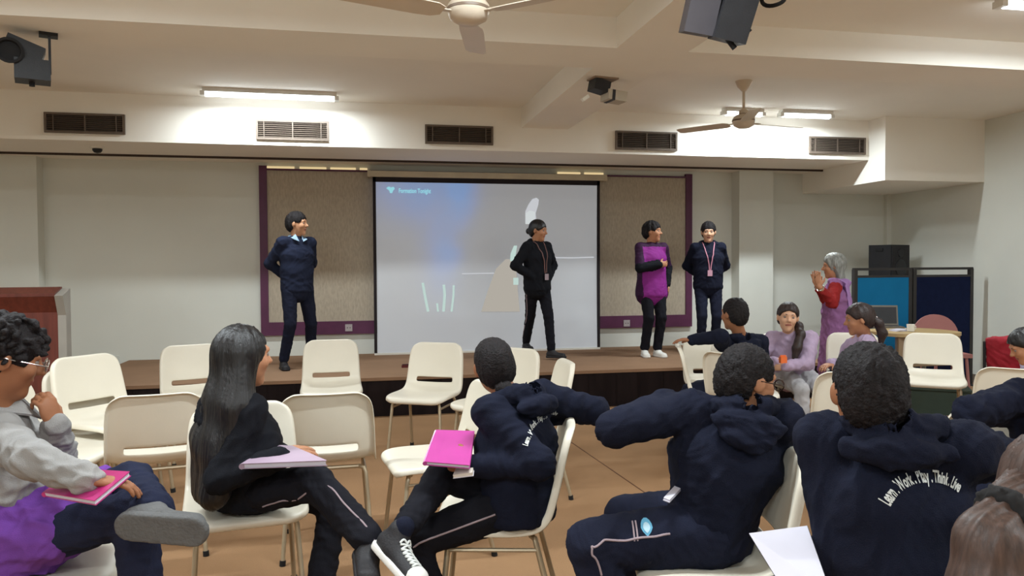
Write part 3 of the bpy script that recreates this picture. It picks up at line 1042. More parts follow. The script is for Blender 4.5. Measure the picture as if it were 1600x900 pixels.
class Person:
    def __init__(self, label, base, s, pv, nk, sh_side, hip_side, head, hf, hu=None, skin=SK_TAN, vox=0.007, cat='person', group=None):
        self.s, self.vox, self.skin = s, vox, skin
        self.base = V3(base)
        self.root = empty('person', base, 0, label, cat, group)
        self.pv, self.nk = V3(pv), V3(nk)
        self.ss, self.hs = nrm(sh_side), nrm(hip_side)
        self.hc = V3(head)
        self.hf = nrm(hf)
        u = UP if hu is None else nrm(hu)
        self.hu = nrm(u - self.hf * (u @ self.hf))
        self.hl = np.cross(self.hu, self.hf)          # towards the person's left
        self.up = nrm(self.nk - self.pv)              # spine
        self.tf = nrm(np.cross(self.ss, self.up))     # front of the chest
        self.pf = nrm(np.cross(self.hs, self.up))
        sp = self.nk - self.up * 0.035 * s
        self.sh = {'l': sp + self.ss * 0.150 * s, 'r': sp - self.ss * 0.150 * s}
        hp = self.pv - UP * 0.02 * s
        self.hip = {'l': hp + self.hs * 0.085 * s, 'r': hp - self.hs * 0.085 * s}
        self.el, self.wr, self.kn, self.an = {}, {}, {}, {}
        self.hand, self.toe = {}, {}
        self.parts = {}
        self.surf = {}
    def arm(self, k, target, pole, hd=None, hn=None, curl=0.35, lift=0.0):
        s = self.s
        if lift:
            self.sh[k] = self.sh[k] + UP * lift
        self.el[k], self.wr[k] = ik(self.sh[k], target, 0.265 * s, 0.235 * s, pole)
        d = nrm(hd) if hd is not None else nrm(self.wr[k] - self.el[k])
        n = nrm(hn) if hn is not None else nrm(-self.tf)
        n = nrm(n - d * (n @ d))
        self.hand[k] = (d, n, curl)
        return self
    def leg(self, k, ankle, pole, toe, sole=None):
        s = self.s
        self.kn[k], self.an[k] = ik(self.hip[k], ankle, 0.395 * s, 0.385 * s, pole)
        t = nrm(toe)
        dn = nrm(sole) if sole is not None else -UP
        dn = nrm(dn - t * (dn @ t))
        self.toe[k] = (t, dn)
        return self
    def legj(self, k, knee, ankle, toe, sole=None):
        self.leg(k, ankle, V3(knee) - self.hip[k], toe, sole)
        self.kn[k], self.an[k] = V3(knee), V3(ankle)
        return self
    def armj(self, k, elbow, wrist, hd=None, hn=None, curl=0.35, lift=0.0):
        self.arm(k, wrist, V3(elbow) - self.sh[k], hd, hn, curl, lift)
        self.el[k], self.wr[k] = V3(elbow), V3(wrist)
        return self
    # -------------------------------------------------------------- meshes
    def out(self, name, F, m, fold=0.0, fscale=0.07, seed=0, hair=0.0, parent=None, lips=False, keep=False, wave=0.5):
        v, q = F.solve() if isinstance(F, Field) else F
        if fold > 0: v = folds(v, q, fold, fscale, seed)
        if hair > 0: v = strands(v, q, hair, self.hc, self.hu, 70, seed, wave)
        if keep: self.surf[name] = (v, q, bvh_of(v, q))
        me = np_mesh(name, v - self.base, q)
        o = link(name, me, m, parent or self.root)
        if lips:
            c = v[q].mean(1) - self.hc
            s = self.hsz
            x, y, z = c @ self.hl / s, c @ self.hf / s, c @ self.hu / s
            lip = ((x / 0.025) ** 2 + ((z + 0.056) / 0.0095) ** 2 < 1) & (y > 0.07)
            me.polygons.foreach_set('material_index', lip.astype(np.int32))
        self.parts[name] = o
        return o
    def body(self, headscale=1.04, hands=('l', 'r'), fingers=True):
        s = self.s
        g = self.hsz = s * headscale * 1.0
        F = Field(self.vox)
        up, ss, tf = self.up, self.ss, self.tf
        F.etube(self.pv, self.pv + up * 0.22 * s, self.hs, (0.125 * s, 0.085 * s), (0.115 * s, 0.08 * s), 0.04)
        F.etube(self.pv + up * 0.22 * s, self.nk - up * 0.09 * s, ss, (0.115 * s, 0.08 * s), (0.135 * s, 0.085 * s), 0.04)
        F.cap(self.sh['l'], self.sh['r'], 0.045 * s, k=0.03)
        for k in 'lr':
            if k in self.el:
                F.cap(self.sh[k], self.el[k], 0.042 * s, 0.034 * s, 0.03)
                F.cap(self.el[k], self.wr[k], 0.034 * s, 0.024 * s, 0.015)
            if k in self.kn:
                F.cap(self.hip[k], self.kn[k], 0.070 * s, 0.048 * s, 0.03)
                F.cap(self.kn[k], self.an[k], 0.046 * s, 0.032 * s, 0.015)
                t, dn = self.toe[k]
                F.cap(self.an[k] + dn * 0.045 * s, self.an[k] + dn * 0.058 * s + t * 0.11 * s, 0.024 * s, 0.016 * s, 0.01)
        # neck and head
        f, u, l, c = self.hf, self.hu, self.hl, self.hc
        F.cap(self.nk - up * 0.02 * s, c - u * 0.06 * g - f * 0.02 * g, 0.050 * s, 0.046 * g, 0.03)
        A = (l, f, u)
        F.ell(c + u * 0.022 * g - f * 0.010 * g, (0.072 * g, 0.092 * g, 0.088 * g), A, 0.01)
        F.ell(c - u * 0.040 * g + f * 0.022 * g, (0.056 * g, 0.064 * g, 0.070 * g), A, 0.03)
        F.cap(c - u * 0.092 * g + f * 0.060 * g, c - u * 0.094 * g + f * 0.062 * g, 0.022 * g, k=0.02)
        F.cap(c + f * 0.076 * g + u * 0.024 * g - l * 0.034 * g, c + f * 0.076 * g + u * 0.024 * g + l * 0.034 * g, 0.012 * g, k=0.015)
        for sg in (-1, 1):
            F.ell(c + f * 0.094 * g + u * 0.006 * g + l * sg * 0.031 * g, (0.017 * g, 0.014 * g, 0.011 * g), A, 0.012, sub=True)
            F.ell(c + f * 0.060 * g - u * 0.022 * g + l * sg * 0.036 * g, (0.022 * g, 0.022 * g, 0.022 * g), A, 0.02)
            F.ell(c - f * 0.008 * g - u * 0.004 * g + l * sg * 0.074 * g, (0.010 * g, 0.020 * g, 0.030 * g), (nrm(l + f * 0.3 * -sg), f, u), 0.006)
        F.cap(c + f * 0.082 * g + u * 0.010 * g, c + f * 0.104 * g - u * 0.022 * g, 0.008 * g, 0.012 * g, 0.010)
        for sg in (-1, 1):
            F.cap(c + f * 0.092 * g - u * 0.026 * g + l * sg * 0.010 * g, c + f * 0.088 * g - u * 0.026 * g + l * sg * 0.012 * g, 0.008 * g, k=0.006)
        F.ell(c + f * 0.080 * g - u * 0.052 * g, (0.023 * g, 0.010 * g, 0.006 * g), A, 0.005)
        F.ell(c + f * 0.078 * g - u * 0.062 * g, (0.019 * g, 0.010 * g, 0.006 * g), A, 0.005)
        if fingers:
            for k in hands:
                if k in self.wr:
                    self._hand(F, k)
        self.out('body', F, [self.skin, LIP], lips=True)
        # eyes and brows
        for sg in (-1, 1):
            bm = nb()
            r = 0.0112 * g
            cc = V3(c + f * 0.0735 * g + u * 0.006 * g + l * sg * 0.031 * g - self.base)
            M = Matrix.Translation(Vector(cc)) @ axes(l, -u, f).to_4x4()
            prof = [(r * math.sin(a), r * math.cos(a)) for a in (0, 0.28, 0.5, 0.8, 1.2, 1.6, 2.2, 2.8)]
            lathe(bm, [(0, r)] + prof[1:], 14, M)
            bm.faces.ensure_lookup_table()
            for fc in bm.faces:
                if (fc.calc_center_median() - Vector(cc)).dot(Vector(f)) > r * 0.70:
                    fc.material_index = 1
            o = build('eye', bm, [EYEW, EYED], self.root, smooth=True)
            bm = nb()
            pts = [c + f * (0.087 - 0.004 * i * i) * g + u * (0.026 + 0.003 * (i == 1)) * g + l * sg * (0.016 + 0.014 * i) * g - self.base for i in range(3)]
            tube(bm, pts, [0.003 * g, 0.004 * g, 0.002 * g], 6)
            build('eyebrow', bm, HAIR_BLK, self.root)
        return self
    def _hand(self, F, k):
        s = self.s
        d, n, curl = self.hand[k]
        w = self.wr[k]
        t = np.cross(n, d) if k == 'l' else np.cross(d, n)      # thumb side
        F.cap(self.el[k], w, 0.030 * s, 0.0235 * s, 0.01)
        F.ell(w + d * 0.048 * s, (0.037 * s, 0.050 * s, 0.0155 * s), (t, d, n), 0.012)
        for i, (off, ln, r) in enumerate(((0.027, 0.066, 0.0086), (0.009, 0.074, 0.0088), (-0.010, 0.068, 0.0084), (-0.027, 0.053, 0.0076))):
            p = w + d * (0.082 - 0.006 * abs(off) / 0.027) * s + t * off * s
            a = curl * (1 + 0.12 * i)
            dd = d + t * off * 2.2
            for j, frac in enumerate((0.45, 0.31, 0.24)):
                ang = a * (0.6, 1.5, 2.1)[j]
                e = nrm(nrm(dd) * math.cos(ang) + n * math.sin(ang))
                q_ = p + e * ln * frac * s
                F.cap(p, q_, r * s * (1 - 0.08 * j), r * s * (0.95 - 0.1 * j), 0.003)
                p = q_
        p = w + d * 0.022 * s + t * 0.026 * s
        e = nrm(d * 0.65 + t * 0.7 + n * (0.25 + curl * 0.4))
        q_ = p + e * 0.036 * s
        F.cap(p, q_, 0.0125 * s, 0.0105 * s, 0.006)
        e = nrm(d * 0.9 + t * 0.3 + n * (0.2 + curl * 0.6))
        F.cap(q_, q_ + e * 0.034 * s, 0.0100 * s, 0.0082 * s, 0.003)
    def top(self, m, loose=1.0, hood=False, collar=None, name='sweatshirt', sleeve=1.0, fold=0.006, seed=0, hem=0.06, keep=False, vox=None, arms='lr', cuff=True, seat=None, hoodlen=0.055):
        s = self.s; L = loose
        F = Field(vox or self.vox * 1.1)
        up, ss, tf = self.up, self.ss, self.tf
        p0 = self.pv - up * hem * s
        p1 = self.pv + up * 0.14 * s
        p2 = self.nk - up * 0.16 * s
        p3 = self.nk - up * 0.055 * s
        hx = min(max(hem - 0.05, 0) * 0.42, 0.05)
        F.etube(p0, p1, self.hs, ((0.160 + hx) * s * L, (0.124 + hx * 0.6) * s * L), (0.154 * s * L, 0.116 * s * L), 0.04)
        F.etube(p1, p2, nrm(self.hs + ss), (0.148 * s * L, 0.112 * s * L), (0.162 * s * L, 0.112 * s * L), 0.05)
        F.etube(p2, p3, ss, (0.162 * s * L, 0.112 * s * L), (0.120 * s, 0.080 * s), 0.05)
        F.etube(p3, self.nk, ss, (0.105 * s, 0.074 * s), (0.066 * s, 0.060 * s), 0.03)
        F.cap(self.sh['l'], self.sh['r'], 0.057 * s, k=0.03)
        F.half(p0 - up * 0.035 * s, -up, 0.01)
        F.etube(p0 - up * 0.02 * s, p0 + up * 0.015 * s, self.hs, ((0.150 + hx) * s * L, (0.114 + hx * 0.6) * s * L), ((0.150 + hx) * s * L, (0.114 + hx * 0.6) * s * L), 0.008)
        if seat is not None:
            F.half((0, 0, seat), (0, 0, -1), 0.02)
        for k in arms:
            if k in self.el:
                e = self.el[k]
                w = e + (self.wr[k] - e) * min(sleeve, 1.0)
                F.cap(self.sh[k], e, 0.058 * s * L, 0.050 * s * L, 0.035)
                if sleeve > 0.05:
                    F.cap(e, w, 0.050 * s * L, 0.040 * s * L, 0.02)
                    if cuff and sleeve > 0.5:
                        v = nrm(w - e)
                        F.cap(w - v * 0.03 * s, w - v * 0.005 * s, 0.037 * s, 0.035 * s, 0.006)
        o = self.out(name, F, m, fold, 0.075, seed, keep=keep)
        if hood:
            b = -tf
            H = Field(vox or self.vox)
            bd = 0.085 * L
            H.etube(self.nk + b * (bd + 0.012) * s - up * 0.015 * s, self.nk + b * (bd + 0.034) * s - up * hoodlen * s, ss, (0.122 * s, 0.040 * s), (0.085 * s, 0.028 * s), 0.02)
            H.ell(self.nk + b * (bd + 0.040) * s - up * (hoodlen + 0.012) * s, (0.070 * s, 0.026 * s, 0.034 * s), (ss, b, up), 0.03)
            pts, rs = [], []
            for i in range(11):
                a = math.pi * (-0.02 + 1.04 * i / 10.0)
                pts.append(self.nk + up * (0.004 + 0.026 * math.sin(a)) * s + ss * 0.100 * s * math.cos(a) + b * (0.108 * math.sin(a) - 0.030) * s)
                rs.append((0.022 + 0.016 * max(math.sin(a), 0)) * s)
            H.chain(pts, rs, 0.012)
            H.cap(self.nk + b * 0.05 * s + up * 0.02 * s, self.nk + b * 0.075 * s + up * 0.035 * s, 0.04 * s, k=0.0, sub=True)
            self.out('hood', H, m, fold * 1.1, 0.06, seed + 50, parent=o)
        if collar is not None:
            bm = nb()
            for sg in (-1, 1):
                a = self.nk + up * 0.050 * s - tf * 0.045 * s + ss * sg * 0.030 * s
                b_ = self.nk + up * 0.040 * s + tf * 0.056 * s + ss * sg * 0.034 * s
                c_ = self.nk - up * 0.030 * s + tf * 0.108 * s + ss * sg * 0.020 * s
                d_ = self.nk - up * 0.006 * s + tf * 0.086 * s + ss * sg * 0.074 * s
                e_ = self.nk + up * 0.026 * s - tf * 0.028 * s + ss * sg * 0.080 * s
                prism(bm, [x - self.base for x in (a, b_, c_, d_, e_)], Vector(nrm(tf * 0.4 + up + ss * sg * 0.5)) * 0.007)
            build('collar', bm, collar, o)
        return o
    def trousers(self, m, loose=1.0, fold=0.006, seed=1, hemr=0.052, cut=0.93, keep=False, name='trousers'):
        s = self.s; L = loose
        F = Field(self.vox * 1.1)
        F.etube(self.pv - self.up * 0.03 * s, self.pv + self.up * 0.08 * s, self.hs, (0.138 * s * L, 0.104 * s * L), (0.128 * s * L, 0.098 * s * L), 0.03)
        for k in 'lr':
            if k not in self.kn: continue
            F.cap(self.hip[k], self.kn[k], 0.086 * s * L, 0.062 * s * L, 0.03)
            a = self.kn[k] + (self.an[k] - self.kn[k]) * cut
            F.cap(self.kn[k], a, 0.061 * s * L, hemr * s, 0.012)
            F.half  # hem stays rounded
        return self.out(name, F, m, fold, 0.08, seed, keep=keep)
    def shoes(self, m, sole=None, which='lr', size=1.0):
        s = self.s * size
        for k in which:
            if k not in self.an: continue
            t, dn = self.toe[k]
            a = self.an[k]
            side = np.cross(t, dn)
            F = Field(min(self.vox, 0.006))
            heel = a + dn * 0.045 * s - t * 0.025 * s
            toe = a + dn * 0.056 * s + t * 0.135 * s
            F.etube(heel, toe, side, (0.036 * s, 0.036 * s), (0.040 * s, 0.028 * s), 0.01)
            F.cap(a - dn * 0.005 * s - t * 0.006 * s, a + dn * 0.04 * s + t * 0.035 * s, 0.036 * s, 0.034 * s, 0.025)
            F.half(a + dn * 0.078 * s, dn, 0.004)
            o = self.out('shoe', F, m)
            F = Field(min(self.vox, 0.005))
            F.etube(heel - dn * 0.0 + dn * 0.024 * s, toe + dn * 0.012 * s, side, (0.040 * s, 0.05 * s), (0.043 * s, 0.04 * s), 0.0)
            F.half(a + dn * 0.060 * s, -dn, 0.0)
            F.half(a + dn * 0.083 * s, dn, 0.003)
            self.out('sole', F, sole or WHITESH, parent=o)
        return self
    def hair_short(self, m, vol=1.0, fringe=0.0, amp=0.004, seed=0, nape=0.075, vox=None, name='hair', line=True, tex=0.0045):
        g, f, u, l, c = self.hsz, self.hf, self.hu, self.hl, self.hc
        A = (l, f, u)
        F = Field(vox or self.vox * 0.9)
        F.ell(c + u * 0.030 * g - f * 0.014 * g, (0.082 * g * vol, 0.102 * g * vol, 0.094 * g * vol), A, 0.01)
        F.ell(c - u * 0.02 * g - f * 0.045 * g, (0.074 * g, 0.066 * g, 0.070 * g), A, 0.03)
        F.ell(c + f * 0.105 * g - u * (0.050 + fringe) * g, (0.092 * g, 0.088 * g, 0.100 * g), A, 0.008, sub=True)
        for sg in (-1, 1):
            F.ell(c + f * 0.016 * g - u * 0.046 * g + l * sg * 0.095 * g, (0.050 * g, 0.046 * g, 0.060 * g), A, 0.008, sub=True)
        F.half(c - u * nape * g, -u + f * 0.25, 0.01)
        if line:
            F.half(c - u * (0.034 + fringe) * g, -u + f * 0.85, 0.012)
        v, q = F.solve()
        if m is HAIR_SOFT:
            v = folds(v, q, tex, 0.022, seed)
        return self.out(name, (v, q), m, hair=amp, seed=seed)
    def stripe(self, part, pts, r, m, name='side_stripe', off=0.001):
        """thin piping laid on a garment: pts in space, pulled onto its surface"""
        v, q, tree = self.surf[part]
        ps = []
        for i in range(len(pts) - 1):
            a, b = V3(pts[i]), V3(pts[i + 1])
            for j in range(8):
                ps.append(a + (b - a) * j / 8)
        ps.append(V3(pts[-1]))
        res = []
        for p in ps:
            loc, n, _, _ = tree.find_nearest(Vector(p))
            if loc is not None:
                res.append(loc + n * off - Vector(self.base))
        for _ in range(3):
            res = [res[0]] + [(res[i - 1] + res[i] * 2 + res[i + 1]) / 4 for i in range(1, len(res) - 1)] + [res[-1]]
        bm = nb()
        tube(bm, res, r, 6)
        return build(name, bm, m, self.parts[part], smooth=True)
    def print_on(self, part, me, origin, ux, uy, m, name, off=0.003):
        """flat lettering wrapped on a garment: mesh x,y -> origin + x*ux + y*uy, dropped along the view normal"""
        v, q, tree = self.surf[part]
        ux, uy = nrm(ux), nrm(uy)
        n = nrm(np.cross(ux, uy))
        o0 = V3(origin)
        for vert in me.vertices:
            p = o0 + ux * vert.co.x + uy * vert.co.y
            loc, nn, _, _ = tree.ray_cast(Vector(p + n * 0.25), Vector(-n))
            if loc is None:
                loc = Vector(p)
            vert.co = loc + Vector(n) * (off + vert.co.z) - Vector(self.base)
        me.update()
        return link(name, me, m, self.parts[part])

def standing(label, base, s, th, twist=0.0, headturn=0.0, nod=0.0, lean=(0, 0), **k):
    """a person standing at base, facing th; headturn positive = to the person's right"""
    f = hdg(th)
    b = V3(base)
    pv = b + UP * 0.86 * s + np.array((lean[0] * 0.4, lean[1] * 0.4, 0))
    nk = b + UP * 1.315 * s + np.array((lean[0], lean[1], 0))
    hf = hdg(th + headturn)
    hfn = nrm(hf - UP * math.sin(math.radians(nod)))
    head = nk + UP * 0.155 * s + f * 0.020 * s
    return Person(label, base, s, pv, nk, leftof(hdg(th + twist)), leftof(f), head, hfn, **k)

# ================================================================== PEOPLE
def PZ(px, d, z):
    p = P(px, 412, d)
    p.z = z
    return p

def rect_mesh(w, h, nx=4, ny=3, th=0.0):
    me = bpy.data.meshes.new('print')
    v = [(-w / 2 + w * i / nx, -h / 2 + h * j / ny, th) for j in range(ny + 1) for i in range(nx + 1)]
    f = [(j * (nx + 1) + i, j * (nx + 1) + i + 1, (j + 1) * (nx + 1) + i + 1, (j + 1) * (nx + 1) + i) for j in range(ny) for i in range(nx)]
    me.from_pydata(v, [], f)
    return me

def disc_mesh(rx, ry, th=0.0, n=14, shield=False):
    me = bpy.data.meshes.new('print')
    v = [(0, 0, th)]
    for r in (0.5, 1.0):
        for i in range(n):
            a = 2 * PI * i / n
            y = math.sin(a)
            x = math.cos(a)
            if shield and y < 0:
                x *= (1 + y) ** 0.45
            v.append((rx * r * x, ry * r * y, th))
    f = [(0, 1 + i, 1 + (i + 1) % n) for i in range(n)] + [(1 + i, 1 + n + i, 1 + n + (i + 1) % n, 1 + (i + 1) % n) for i in range(n)]
    me.from_pydata(v, [], f)
    return me

def lanyard(p, part, m, badge_m, drop=0.26, bw=0.055, bh=0.07):
    s = p.s
    up, ss, tf = p.up, p.ss, p.tf
    low = p.nk - up * (drop + 0.04) * s + tf * 0.20 * s
    root = None
    for sg in (-1, 1):
        pts = [p.nk + up * 0.02 * s + ss * sg * 0.065 * s + tf * 0.0, p.nk - up * 0.03 * s + ss * sg * 0.058 * s + tf * 0.10 * s,
               p.nk - up * 0.15 * s + ss * sg * 0.034 * s + tf * 0.2 * s, low + ss * sg * 0.004 * s]
        p.stripe(part, pts, 0.006 * s, m, 'lanyard', 0.003)
    v, q, tree = p.surf[part]
    loc, n, _, _ = tree.find_nearest(Vector(low - up * bh * 0.5 * s))
    n = Vector(tf)
    u2 = (Vector(up) - n * Vector(up).dot(n)).normalized()
    M = axes(Vector(ss), n, u2)
    bm = nb()
    box(bm, loc + n * 0.012 - Vector(p.base), (bw * s, 0.006, bh * s), M)
    build('name_badge', bm, badge_m, p.parts[part], bevel=0.002)

M_PINKL = mat('pink_ribbon', (196, 132, 150), 0.7)
M_PINKB = mat('pink_badge', (198, 150, 168), 0.5)
M_BRNL = mat('brown_ribbon', (120, 88, 84), 0.7)
M_GRYB = mat('grey_badge', (156, 138, 144), 0.5)
M_PALECREST = mat('pale_crest_print', (178, 190, 186), 0.7)
M_TEAL = mat('teal_crest_print', (104, 150, 146), 0.7)

# ------------------------------------------------------------------ on the stage
def stage_legs(p, right, left, toe_r, toe_l):
    f = p.tf
    p.leg('r', V3(right) + UP * 0.0845 * p.s, p.pf, toe_r)
    p.leg('l', V3(left) + UP * 0.0845 * p.s, p.pf, toe_l)

def behind_back(p):
    b = -p.pf
    for k, sg in (('l', 1), ('r', -1)):
        p.arm(k, p.pv + b * 0.13 * p.s + UP * 0.06 * p.s + p.ss * sg * 0.05 * p.s, p.ss * sg + b * 0.4, hd=nrm(-p.ss * sg - UP * 0.3), hn=b, curl=0.5)

# boy at the left
p = standing('boy in navy sweatshirt with pale collar standing at the left of the stage, looking right', on_z(466, 575, SZ), 0.985, 150, headturn=-42, skin=SK_MED, vox=0.008)
behind_back(p)
stage_legs(p, on_z(443, 577, SZ), on_z(486, 571, SZ), hdg(165), hdg(140))
p.body(); p.hair_short(HAIR_SOFT, 1.02, 0.0, 0.004, 1)
p.top(NAVY2, 1.08, collar=SHIRTB, seed=1, hem=0.05, keep=True)
p.print_on('sweatshirt', disc_mesh(0.022, 0.03, shield=True), p.nk - UP * 0.13 + p.ss * 0.085 + p.tf * 0.05, -p.ss, UP, M_PALECREST, 'crest')
p.trousers(NAVYT, 1.0, seed=2); p.shoes(BLACKSH, BLACKSH)

# girl in front of the screen
p = standing('girl in black hoodie with lanyard standing before the screen, hands in pockets', on_z(840, 559, SZ), 0.955, 150, headturn=-22, nod=8, skin=SK_TAN, vox=0.008)
for k, sg in (('l', 1), ('r', -1)):
    p.arm(k, p.pv + p.ss * sg * 0.135 * p.s + p.pf * 0.055 * p.s + UP * 0.075 * p.s, p.ss * sg - p.pf * 0.5, hd=nrm(-UP * 0.5 + p.pf * 0.1 - p.ss * sg), hn=-p.pf, curl=0.2)
stage_legs(p, on_z(821, 554, SZ), on_z(862, 562, SZ), hdg(170), hdg(118))
p.body(); p.hair_short(HAIR_BLK, 1.0, 0.004, 0.002, 2)
F = Field(0.008); c = p.hc
F.ell(c - p.hf * 0.115 - p.hu * 0.02, (0.035, 0.03, 0.035), (p.hl, p.hf, p.hu))
p.out('hair_bun', F, HAIR_BLK, hair=0.002)
p.top(BLACKC, 1.12, hood=True, seed=3, name='hoodie', hem=0.05, keep=True)
lanyard(p, 'hoodie', M_BRNL, M_GRYB, 0.30)
p.trousers(BLACKT, 0.98, seed=4, hemr=0.05, keep=True); p.shoes(BLACKSH, BLACKSH)
p.stripe('trousers', [p.hip['r'] - p.hs * 0.1, p.kn['r'] - p.hs * 0.08 + p.pf * 0.02, p.an['r'] - p.hs * 0.06 + UP * 0.08], 0.004, M_GRYB)

# boy in the purple jersey
p = standing('boy in purple jersey and white shoes standing on the stage, one hand at his chest', on_z(1018, 556, SZ), 0.945, 172, headturn=-45, skin=SK_TAN, vox=0.008)
p.arm('r', p.nk - UP * 0.22 + p.tf * 0.155 + p.ss * 0.01, -p.ss * 1.0 - UP * 0.7, hd=nrm(p.ss + UP * 0.1), hn=-p.tf, curl=0.6)
p.arm('l', p.pv + p.ss * 0.19 - UP * 0.02 + p.tf * 0.02, p.ss - p.tf, hd=-UP, hn=-p.ss, curl=0.4)
stage_legs(p, on_z(1007, 557, SZ), on_z(1027, 557, SZ), hdg(190), hdg(168))
p.body(); p.hair_short(HAIR_SOFT, 1.06, 0.0, 0.006, 5)
o = p.top(DKPURP, 1.10, seed=5, name='jersey', hem=0.12, sleeve=0.98, keep=True)
me = o.data
me.materials.append(PURPLEJ); me.materials.append(BLACKC)
v, q, tr = p.surf['jersey']
cc = v[q].mean(1) - p.nk
nn = np.cross(v[q[:, 2]] - v[q[:, 0]], v[q[:, 3]] - v[q[:, 1]])
side, fr, hh = cc @ p.ss, cc @ p.tf, cc @ UP
front = (np.abs(side) < 0.150) & (fr > -0.01) & (hh < -0.02)
dr = np.min([np.linalg.norm(v[q].mean(1) - (p.el['r'] + (p.wr['r'] - p.el['r']) * t), axis=1) for t in np.linspace(0, 1, 9)], axis=0)
dl = np.min([np.linalg.norm(v[q].mean(1) - (p.el['l'] + (p.wr['l'] - p.el['l']) * t), axis=1) for t in np.linspace(0, 1, 9)], axis=0)
idx = np.where(front, 1, 0)
idx = np.where((dr < 0.060) | (dl < 0.057), 2, idx)
me.polygons.foreach_set('material_index', idx.astype(np.int32))
p.print_on('jersey', rect_mesh(0.15, 0.018, 8, 2), p.nk - UP * 0.185 + p.tf * 0.05 + p.ss * 0.01, -p.ss, UP, M_PINKB, 'jersey_lettering')
p.print_on('jersey', disc_mesh(0.018, 0.026), p.nk - UP * 0.115 + p.tf * 0.05 + p.ss * 0.07, -p.ss, UP, M_PINKB, 'crest')
p.print_on('jersey', rect_mesh(0.035, 0.012, 3, 2), p.nk - UP * 0.115 + p.tf * 0.05 - p.ss * 0.055, -p.ss, UP, M_PINKB, 'jersey_logo')
p.trousers(BLACKT, 1.04, seed=6, hemr=0.055, keep=True); p.shoes(WHITESH, WHITESH)
p.print_on('trousers', disc_mesh(0.02, 0.024), p.hip['r'] - UP * 0.07 + p.tf * 0.06 - p.ss * 0.02, -p.ss, UP, M_PALECREST, 'crest')

# boy at the right end
p = standing('boy in navy hoodie with pink lanyard standing at the right end of the stage', on_z(1106, 553, SZ), 0.945, 196, headturn=6, nod=6, skin=SK_FAIR, vox=0.008)
behind_back(p)
stage_legs(p, on_z(1095, 554, SZ), on_z(1117, 553, SZ), hdg(205), hdg(185))
p.body(); p.hair_short(HAIR_SOFT, 1.03, 0.008, 0.004, 7)
p.top(NAVY, 1.12, hood=True, seed=7, name='hoodie', hem=0.04, keep=True)
lanyard(p, 'hoodie', M_PINKL, M_PINKB, 0.27)
p.print_on('hoodie', disc_mesh(0.024, 0.03, shield=True), p.nk - UP * 0.14 + p.ss * 0.095 + p.tf * 0.05, -p.ss, UP, M_TEAL, 'crest')
p.trousers(NAVYT, 1.0, seed=8); p.shoes(BLACKSH, BLACKSH)

# ------------------------------------------------------------------ teacher
p = standing('grey-haired woman in purple tunic with red sleeves raising both hands', PZ(1306, 7.1, 0), 0.925, 305, headturn=-8, nod=4, skin=SK_TAN, vox=0.008)
p.arm('l', P(1280, 448, 6.75), np.array((0.2, -0.3, -1.0)), hd=nrm(UP + p.tf * 0.2), hn=nrm(p.tf * -0.3 - p.ss), curl=0.25)
p.arm('r', P(1277, 446, 6.95), np.array((0.2, 0.2, -1.0)), hd=nrm(UP + p.tf * 0.25), hn=nrm(p.ss), curl=0.25)
b = V3(p.base)
p.leg('l', b + p.ss * 0.09 + UP * 0.08, p.pf, p.pf); p.leg('r', b - p.ss * 0.09 + UP * 0.08, p.pf, p.pf)
p.body()
o = p.top(PURPK, 1.08, seed=9, name='tunic', hem=0.42, sleeve=0.72, fold=0.01, cuff=False)
me = o.data
me.materials.append(REDS)
cv = np.empty(len(me.vertices) * 3, dtype=np.float32); me.vertices.foreach_get('co', cv); cv = cv.reshape(-1, 3)
qi = np.empty(len(me.loops), dtype=np.int32); me.loops.foreach_get('vertex_index', qi); qi = qi.reshape(-1, 4)
fc = cv[qi].mean(1) + p.base
dd = np.full(len(fc), 9.0)
for k in 'lr':
    for a, b_ in ((p.sh[k] + (p.el[k] - p.sh[k]) * 0.2, p.el[k]), (p.el[k], p.wr[k])):
        for t in np.linspace(0, 1, 10):
            dd = np.minimum(dd, np.linalg.norm(fc - (a + (b_ - a) * t), axis=1))
me.polygons.foreach_set('material_index', (dd < 0.066).astype(np.int32))
p.trousers(PURPK, 1.0, seed=10); p.shoes(BLACKSH, BLACKSH)
F = Field(0.009)
F.etube(p.nk + p.ss * 0.10 + UP * 0.01 + p.tf * 0.03, p.nk - p.tf * 0.06 - UP * 0.02, p.tf, (0.055, 0.03), (0.10, 0.03), 0.03)
F.etube(p.nk - p.tf * 0.08, p.nk - p.tf * 0.13 - UP * 0.34 - p.ss * 0.03, p.ss, (0.13, 0.03), (0.10, 0.03), 0.03)
p.out('dupatta', F, DUP, fold=0.012, seed=3)
F = Field(0.008); g = p.hsz; c = p.hc; f, u, l = p.hf, p.hu, p.hl
F.ell(c + u * 0.030 - f * 0.014, (0.084, 0.102, 0.096), (l, f, u))
F.etube(c - f * 0.03, c - f * 0.055 - u * 0.17, l, (0.085, 0.06), (0.075, 0.035), 0.03)
F.ell(c + f * 0.11 - u * 0.05, (0.09, 0.09, 0.105), (l, f, u), 0.01, sub=True)
p.out('hair', F, HAIR_GREY, hair=0.005, seed=4)
F = Field(0.008)
F.ell(c + u * 0.095 - f * 0.0, (0.05, 0.06, 0.03), (l, f, u)); F.half(c + u * 0.085, -u)
p.out('hair_white_top', F, mat('white_hair', (212, 216, 210), 0.5, 0.1, 30, 0.3, 80), hair=0.004, seed=6)
bm = nb()
for k in 'lr':
    w, e = p.wr[k], p.el[k]
    d = nrm(w - e); a_, b_ = frame_of(Vector(d))
    tube(bm, [Vector(w - d * 0.02 - p.base) + (a_ * math.cos(t) + b_ * math.sin(t)) * 0.031 for t in np.linspace(0, 2 * PI, 17)], 0.004, 6, cap=False)
build('bangles', bm, M_CHROME, p.root, smooth=True)

